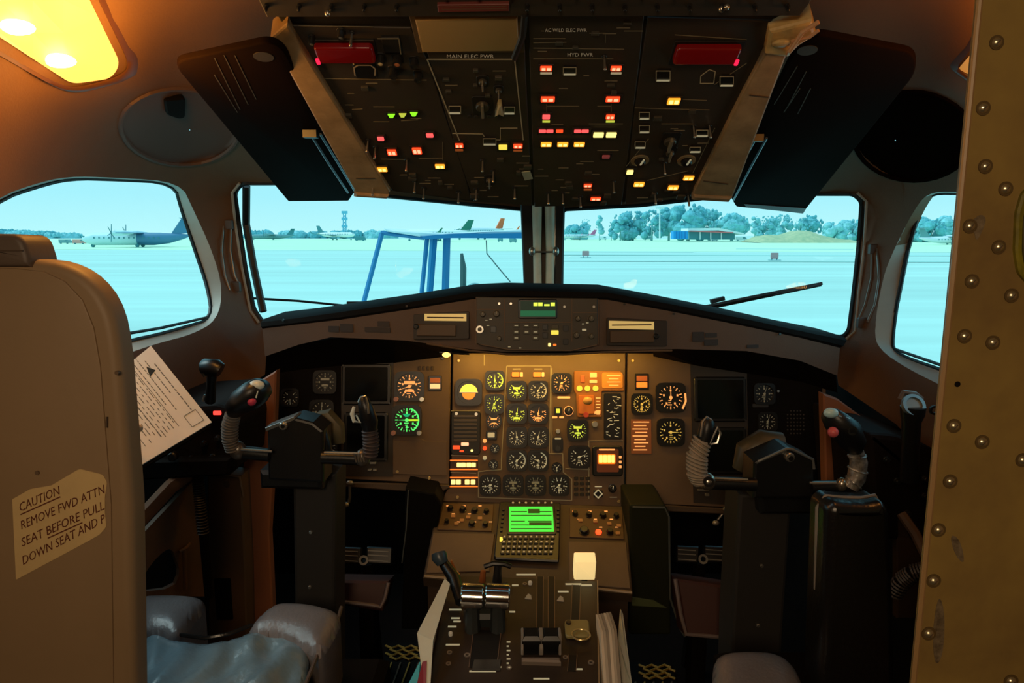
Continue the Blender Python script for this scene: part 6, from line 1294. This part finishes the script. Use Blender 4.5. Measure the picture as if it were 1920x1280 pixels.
# D-cut-out frame panel with the diagonal rail
fp = thing('stowage_rack', P(330, 1100, 1.62), 'tan side frame with a dark D shaped cut out beside the captain seat', 'frame'); M_tan = mat('frame_tan', (128, 98, 76), .55, nscale=6, namt=.12)
Yf = lambda x: 1.62-.0012*(350-x)
V, Fc = patch([(230, 1040), (358, 905), (374, 893), (383, 1000), (386, 1118), (230, 1118)], [smoothpoly([(262, 1092), (284, 1056), (308, 1032), (322, 1028), (331, 1050), (338, 1072), (326, 1102), (262, 1110)], 1)], 40, lambda x, y: P(x, y, Yf(x)))
mb = MB(); mb.add(V, Fc); o = mb.build('panel', M_tan, fp); md = o.modifiers.new('thickness', 'SOLIDIFY'); md.thickness = .012
mb = MB(); mb.tube([P(x, y, Yf(x)-.01) for x, y in ((230, 1008), (268, 968), (320, 912), (366, 878))], .013, 8, flat=1.6); mb.build('diagonal_rail', M_tan, fp, smooth=1)
mb = MB(); mb.tube([P(x, y, Yf(x)-.012) for x, y in ((336, 1034), (350, 1026), (357, 1018))], .004, 8); mb.tube([P(x, y, Yf(x)-.012) for x, y in ((345, 1030), (348, 1104))], .005, 8); mb.build('latch', M_tan, fp, smooth=1)
t = thing('ribbed_hose', P(392, 1100, 1.60), 'black ribbed hose hanging beside the brown cabinet on the left', 'hose')
pa = [P(370, 884, 1.62), P(376, 950, 1.61), P(384, 1030, 1.60), P(392, 1120, 1.6)]; mb = MB(); mb.tube(pa, .010, 12); mb.build('tube', M_black, t, smooth=1)
mb = MB()
for i in range(24):
    k = i/23*1.6; j = int(k); p = pa[j].lerp(pa[j+1], k-j); mb.tube([p+Vector((.0125*math.cos(a), .0125*math.sin(a), 0)) for a in [2*PI*q/12 for q in range(13)]], .002, 4, cap=False)
mb.build('ribs', mat('hose_rib', (48, 40, 34), .5), t, kind='stuff')
# left side console
sc = thing('side_console', P(350, 885, 1.5), 'black left side console with a chart lamp and a small red light', 'console')
F = vframe(350, 820, 1.60); mb = MB(); mb.pxprism(F, roundpoly([(180, 772), (340, 762), (404, 758), (432, 768), (446, 800), (440, 884), (180, 900)], 8), -.30, 0, .012, 2); mb.build('body', M_console, sc)
mb = MB(); mb.pxprism(F, [(180, 858), (440, 852), (438, 884), (180, 898)], -.1, .03, .006); mb.build('lower_rail', M_black, sc)
mb = MB(); mb.cyl(F, 338, 846, 9, .03, .045, 14, .003); mb.build('knob', M_dmetal, sc, smooth=1)
mb = MB(); mb.rr(F, 401, 770, 415, 777, .0, .004, 1); o = mb.build('red_light', lit('console_red', (255, 60, 50), 2.2), sc); 
for i, (x, y) in enumerate(((300, 815), (330, 800), (385, 830), (410, 820), (360, 858), (400, 855))): knob(F, x, y, 6, sc, M_dmetal if i % 2 else M_blk2)
lp = thing('chart_lamp', P(395, 750, 1.55), 'black swivel chart lamp on the left ledge above the side console', 'lamp')
mb = MB(); mb.tube([P(380, 690, 1.53), P(384, 688, 1.53), P(406, 690, 1.52), P(414, 694, 1.52)], [.014, .019, .020, .016], 14); mb.build('head', M_blk2, lp, smooth=1)
mb = MB(); mb.tube([P(398, 698, 1.53), P(396, 720, 1.54), P(394, 752, 1.56)], [.012, .010, .012], 10); mb.build('stalk', M_blk2, lp, smooth=1)
mb = MB(); mb.tube([P(382, 682, 1.515), P(378, 694, 1.515), P(384, 706, 1.515)], .003, 6); mb.tube([P(396, 682, 1.51), P(412, 686, 1.51)], .003, 6); mb.build('chrome_ring', M_dmetal, lp, smooth=1)
mb = MB(); mb.tube([P(384, 740, 1.55), P(380, 752, 1.55)], .0025, 6); mb.build('lever', M_metal, lp, smooth=1)
# flight paper on a board, left
fpz = thing('flight_paper', P(265, 872, 1.22), 'white printed flight paper tilted on the left ledge beside the seat back', 'paper')
Q = [P(225, 690, 1.3), P(283, 648, 1.47), P(397, 791, 1.35), P(262, 873, 1.13), P(225, 870, 1.1)]
o3 = Q[2]; FQ = Fr(Q[1], Q[2], Q[1]+(Q[3]-Q[2])*-1); nrm = (Q[2]-Q[1]).cross(Q[3]-Q[2]).normalized(); 
FQ = Fr(Q[1], Q[2], Q[1]+(Q[2]-Q[3]))
if FQ.n.dot(Vector((0, 0, ZC))-FQ.o) < 0: FQ = Fr(Q[2], Q[1], Q[2]+(Q[2]-Q[3]))
pq = [(225, 695), (283, 648), (397, 791), (262, 873), (225, 880)]
mb = MB(); mb.pxprism(FQ, pq, -.003, 0); mb.build('sheet', mat('flight_paper_white', (242, 249, 255), .75, nscale=20, namt=.03), fpz)
mb = MB(); mb.pxprism(FQ, [(225, 699), (283, 655), (399, 795), (262, 879), (225, 890)], -.010, -.004, .001); mb.build('backing_board', M_black, fpz)
inkg = mat('print_grey', (110, 120, 124), .8)
def pl(u, v): return (283+114*u-135*v, 648+143*u+82*v)      # u along the long edge, v across the sheet
mb = MB(); rnd = random.Random(11)
for v, u0, u1 in ((.10, .18, .78), (.17, .10, .52), (.24, .02, .70), (.30, .04, .60)): 
    u = u0
    while u < u1: d = rnd.uniform(.02, .06); a, b = pl(u, v), pl(min(u+d, u1), v); mb.bar(FQ, *a, *b, 2.2 if v < .15 else 1.8, 0, .0004); u += d+.012
for k in range(9):
    v = .36+k*.045; u = .12
    while u < .82: d = rnd.uniform(.02, .09); a, b = pl(u, v), pl(u+d, v); mb.bar(FQ, *a, *b, 1.6, 0, .0004); u += d+rnd.uniform(.01, .05)
mb.build('printed_rows', inkg, fpz, kind='stuff')
mb = MB()
for v in (.34, .58, .80): a, b = pl(.08, v), pl(.86, v); mb.bar(FQ, *a, *b, 1.2, 0, .0004)
for a, b in (((.80, .06), (.80, .22)), ((.94, .06), (.94, .22)), ((.80, .06), (.94, .06)), ((.80, .22), (.94, .22))): mb.bar(FQ, *pl(*a), *pl(*b), 1.2, 0, .0004)
mb.build('table_rule', inkg, fpz)
mb = MB(); mb.pxprism(FQ, [pl(.16, .20), pl(.24, .14), pl(.27, .24)], 0, .0005); mb.build('emblem', mat('print_black', (40, 46, 48), .8), fpz)
mb = MB(); mb.ball(P(262, 802, 1.15), .006, sc=(1, .6, 1.2)); mb.build('paper_clip', mat('clip_white', (225, 225, 220), .4), fpz, smooth=1)
# right side console, torch, rail and hose
rc = thing('side_console', P(1700, 1000, 1.4), 'black right side console below the side window ledge', 'console')
F = vframe(1690, 900, 1.55); mb = MB(); mb.pxprism(F, roundpoly([(1628, 812), (1680, 816), (1900, 900), (1900, 1040), (1640, 1010)], 8), -.3, 0, .012, 2); mb.build('body', M_console, rc)
for i, (x, y) in enumerate(((1732, 896), (1732, 928), (1660, 860), (1680, 900), (1700, 960))): knob(F, x, y, 6, rc, M_dmetal)
tr = thing('torch', P(1712, 900, 1.45), 'black torch with a pale ring lens clipped on the right console', 'torch')
mb = MB(); mb.tube([P(1704, 900, 1.46), P(1706, 850, 1.455), P(1709, 790, 1.45), P(1711, 776, 1.45), P(1712, 762, 1.45)], [.019, .018, .019, .024, .025], 18); mb.build('barrel', M_blk2, tr, smooth=30)
nd = (P(1712, 762, 1.45)-P(1709, 800, 1.452)).normalized(); nd = (nd+Vector((0, -.9, 0))).normalized(); c_ = P(1712, 760, 1.445); xx = nd.cross(Vector((0, 0, 1))).normalized(); yy = nd.cross(xx)
Ft = Fr(c_, c_+xx, c_+xx.cross(nd)*-1) if False else Fr(c_, c_+Vector((1, 0, 0)), c_+Vector((0, .5, .85)))
mb = MB(); mb.ring(Ft, 1712, 760, 15, 21, -.004, .006, 24); mb.build('bezel_ring', mat('ring_grey', (150, 160, 162), .3, metal=.6), tr, smooth=30)
mb = MB(); mb.cyl(Ft, 1712, 760, 15, -.003, .001, 20); mb.build('lens', mat('torch_lens', (150, 160, 160), .15), tr)
mb = MB(); mb.tube([P(1688, 748, 1.52), P(1694, 735, 1.52), P(1715, 738, 1.52), P(1728, 748, 1.52)], .006, 8); mb.build('clip', mat('clip_brown', (110, 96, 84), .4), tr, smooth=1)
mb = MB(); Fs = vframe(1750, 770, 1.5); mb.ring(Fs, 1750, 768, 5, 9, 0, .006, 14); mb.build('socket', M_dmetal, tr)
t = thing('ribbed_hose', P(1700, 1090, 1.3), 'dark ribbed hose curving behind the first officer seat', 'hose'); pa = [P(1676, 1112, 1.36), P(1692, 1088, 1.35), P(1712, 1074, 1.34), P(1740, 1068, 1.33), P(1780, 1068, 1.33)]
mb = MB(); mb.tube(pa, .014, 12); mb.build('tube', M_black, t, smooth=1); mb = MB()
for i in range(16):
    k = i/15*3; j = min(int(k), 3); p = pa[j].lerp(pa[j+1], k-j); d = (pa[j+1]-pa[j]).normalized(); x_ = d.cross(Vector((0, 1, 0))).normalized(); y_ = d.cross(x_); mb.tube([p+x_*.016*math.cos(a)+y_*.016*math.sin(a) for a in [2*PI*q/12 for q in range(13)]], .0025, 4, cap=False)
mb.build('ribs', mat('hose_rib2', (70, 62, 56), .4), t, kind='stuff')
t = thing('stowage_rack', P(1730, 1100, 1.45), 'tan diagonal side rail seen between the right seat back and the bulkhead', 'frame'); mb = MB(); mb.tube([P(1690, 962, 1.48), P(1716, 1000, 1.45), P(1760, 1090, 1.4)], .011, 8); mb.build('diagonal_rail', mat('rail_pinkish', (104, 84, 70), .5), t, smooth=1)
mb = MB(); mb.pxprism(vframe(1700, 1010, 1.55), [(1682, 962), (1700, 990), (1760, 1110), (1760, 1160), (1682, 1160)], -.02, 0, .003); mb.build('panel', mat('panel_dark_brown', (64, 46, 34), .6), t)
# ------------------------------------------------------------------ footwells
M_fw = mat('footwell_olive_black', (34, 36, 19), .6, spec=.2)
t = thing('footwell_box', P(1220, 1190, 1.8), 'dark olive footwell side box right of the pedestal', 'box')
mb = MB(); F = vframe(1220, 1060, 1.80); mb.pxprism(F, roundpoly([(1180, 946), (1246, 946), (1256, 962), (1258, 1190), (1180, 1190)], 5), -.35, 0, .006, 2); mb.build('body', M_fw, t)
mb = MB(); mb.tube([F.wp(x, y, .002) for x, y in ((1186, 950), (1246, 951), (1254, 968), (1256, 1120), (1276, 1180), (1284, 1192))], .003, 6); mb.build('edge_line', mat('edge_grey', (84, 88, 84), .35), t, smooth=1)
mb = MB(); mb.pxprism(F, [(1184, 1118), (1225, 1124), (1250, 1138), (1184, 1134)], 0, .004, .001); mb.build('pale_strip', mat('strip_olive', (90, 98, 62), .5), t)
t = thing('footwell_box', P(700, 1060, 1.9), 'dark footwell side box left of the pedestal', 'box')
mb = MB(); F = vframe(740, 1000, 1.86); mb.pxprism(F, [(760, 915), (815, 925), (828, 945), (806, 1072), (800, 1180), (752, 1180)], -.3, 0, .006, 2); mb.build('body', mat('footwell_black', (12, 10, 8), .7, spec=.1), t)
mb = MB(); mb.tube([F.wp(x, y, .003) for x, y in ((766, 918), (762, 990), (754, 1054))], .002, 6); mb.build('edge_line', mat('edge_grey', (84, 88, 84), .35), t, smooth=1)
M_ft = mat('footrest_red_brown', (70, 40, 34), .5)
for pts, hl, Y, lb in (([(632, 1088), (728, 1090), (716, 1146), (634, 1134)], [(634, 1127), (700, 1134), (714, 1137), (722, 1120), (728, 1092)], 1.78, 'dark brown footrest with a bright front edge in the left footwell'),
                   ([(1268, 1085), (1372, 1100), (1366, 1200), (1286, 1192)], [(1266, 1085), (1276, 1150), (1286, 1188), (1330, 1192), (1366, 1196)], 1.72, 'red brown footrest with a bright front edge in the right footwell')):
    t, F = plate('footrest', pts, Y, .10, M_ft, lb, 'footrest', .006, tilt=.3)
    mb = MB(); mb.tube([F.wp(x, y, .002) for x, y in hl], .0055, 8); mb.build('edge_trim', mat('trim_grey', (140, 124, 122), .35, metal=.4), t, smooth=1)
    cx = sum(p[0] for p in pts)/4; mb = MB(); c = F.wp(cx, pts[2][1]); mb.box((c.x, c.y+.08, c.z/2), (.04, .05, c.z), None, .004); mb.build('leg', M_black, t)
def pedals(x0, x1, y, Y, lb, hx):
    t = thing('rudder_pedals', P((x0+x1)/2, y+20, Y), lb, 'pedals'); F = vframe((x0+x1)/2, y, Y, tilt=.5); w = (x1-x0)/2
    for i in (0, 1):
        a = x0+i*(w+2); mb = MB(); mb.pxprism(F, roundpoly([(a, y-18), (a+w-6, y-16), (a+w-8, y+16), (a, y+14)], 4), -.02, 0, .004); p = mb.build('pedal', M_blk2, t)
        for dy in (-10, -2, 8): mb = MB(); mb.bar(F, a+3, y+dy, a+w-14, y+dy+2, 1.8, 0, .003); mb.build('tread_line', mat('tread_grey', (120, 118, 112), .4), p)
    mb = MB(); mb.ring(F, hx, y+8, 5, 9, 0, .004, 16); mb.build('hub_emblem', mat('tread_grey', (120, 118, 112), .4), t)
    mb = MB(); c = F.wp((x0+x1)/2, y+10, -.03); mb.tube([c, Vector((c.x, c.y+.1, .02))], .02, 8); mb.build('support', M_black, t)
pedals(630, 740, 1042, 1.95, 'black rudder pedals with grey tread lines in the left footwell', 682)
pedals(1268, 1368, 1040, 1.95, 'black rudder pedals in the right footwell', 1318)
for pts, Y, lb in (([(656, 905), (656, 932), (654, 942), (648, 946)], 1.95, 'small grey crank lever hanging under the left instrument panel'), ([(1362, 954), (1352, 966), (1346, 974), (1342, 980)], 1.94, 'small grey crank lever hanging under the right instrument panel')):
    t = thing('crank_lever', P(*pts[0], Y), lb, 'lever'); mb = MB(); mb.tube([P(x, y, Y) for x, y in pts[:3]], .004, 8); mb.build('arm', M_metal, t, smooth=1)
    for q in (pts[0], pts[-1]): mb = MB(); mb.ball(P(q[0], q[1], Y-.004), .009, sc=(1.2, .8, .9)); mb.build('knob', mat('crank_knob', (150, 146, 138), .35, metal=.5), t, smooth=1)
# yellow and black tread strips on the floor
M_ye = mat('tread_yellow', (170, 130, 50), .6)
for (x0, x1, yb, lb) in ((705, 800, 1212, 'yellow and black floor grating left of the pedestal'), (1180, 1255, 1248, 'yellow and black floor grating right of the pedestal')):
    t = thing('floor_grating', PZ(x0, yb, 0), lb, 'grating'); g0 = PZ(x0, yb+80, .004); g1 = PZ(x1, yb-6, .004)
    mb = MB(); mb.box(((g0.x+g1.x)/2, (g0.y+g1.y)/2, .004), (abs(g1.x-g0.x), abs(g1.y-g0.y), .006)); mb.build('plate', M_black, t)
    for i in range(4):
        y = yb+i*7; pts = [PZ(x0+18+(i % 2)*8+k*12, y+(3 if k % 2 else -2), .012) for k in range(6)]
        mb = MB(); mb.tube(pts, .004, 5); mb.build('zigzag_bar', M_ye, t)
    for i in range(5):
        a = PZ(x0+12+i*17, yb+30, .012); b = PZ(x0-4+i*17, yb+74, .012); mb = MB(); mb.tube([a, b], .003, 5); mb.build('slat', M_ye if i % 2 else M_panel, t)
for o in list(bpy.data.objects):
    if '_o' in o: del o['_o']
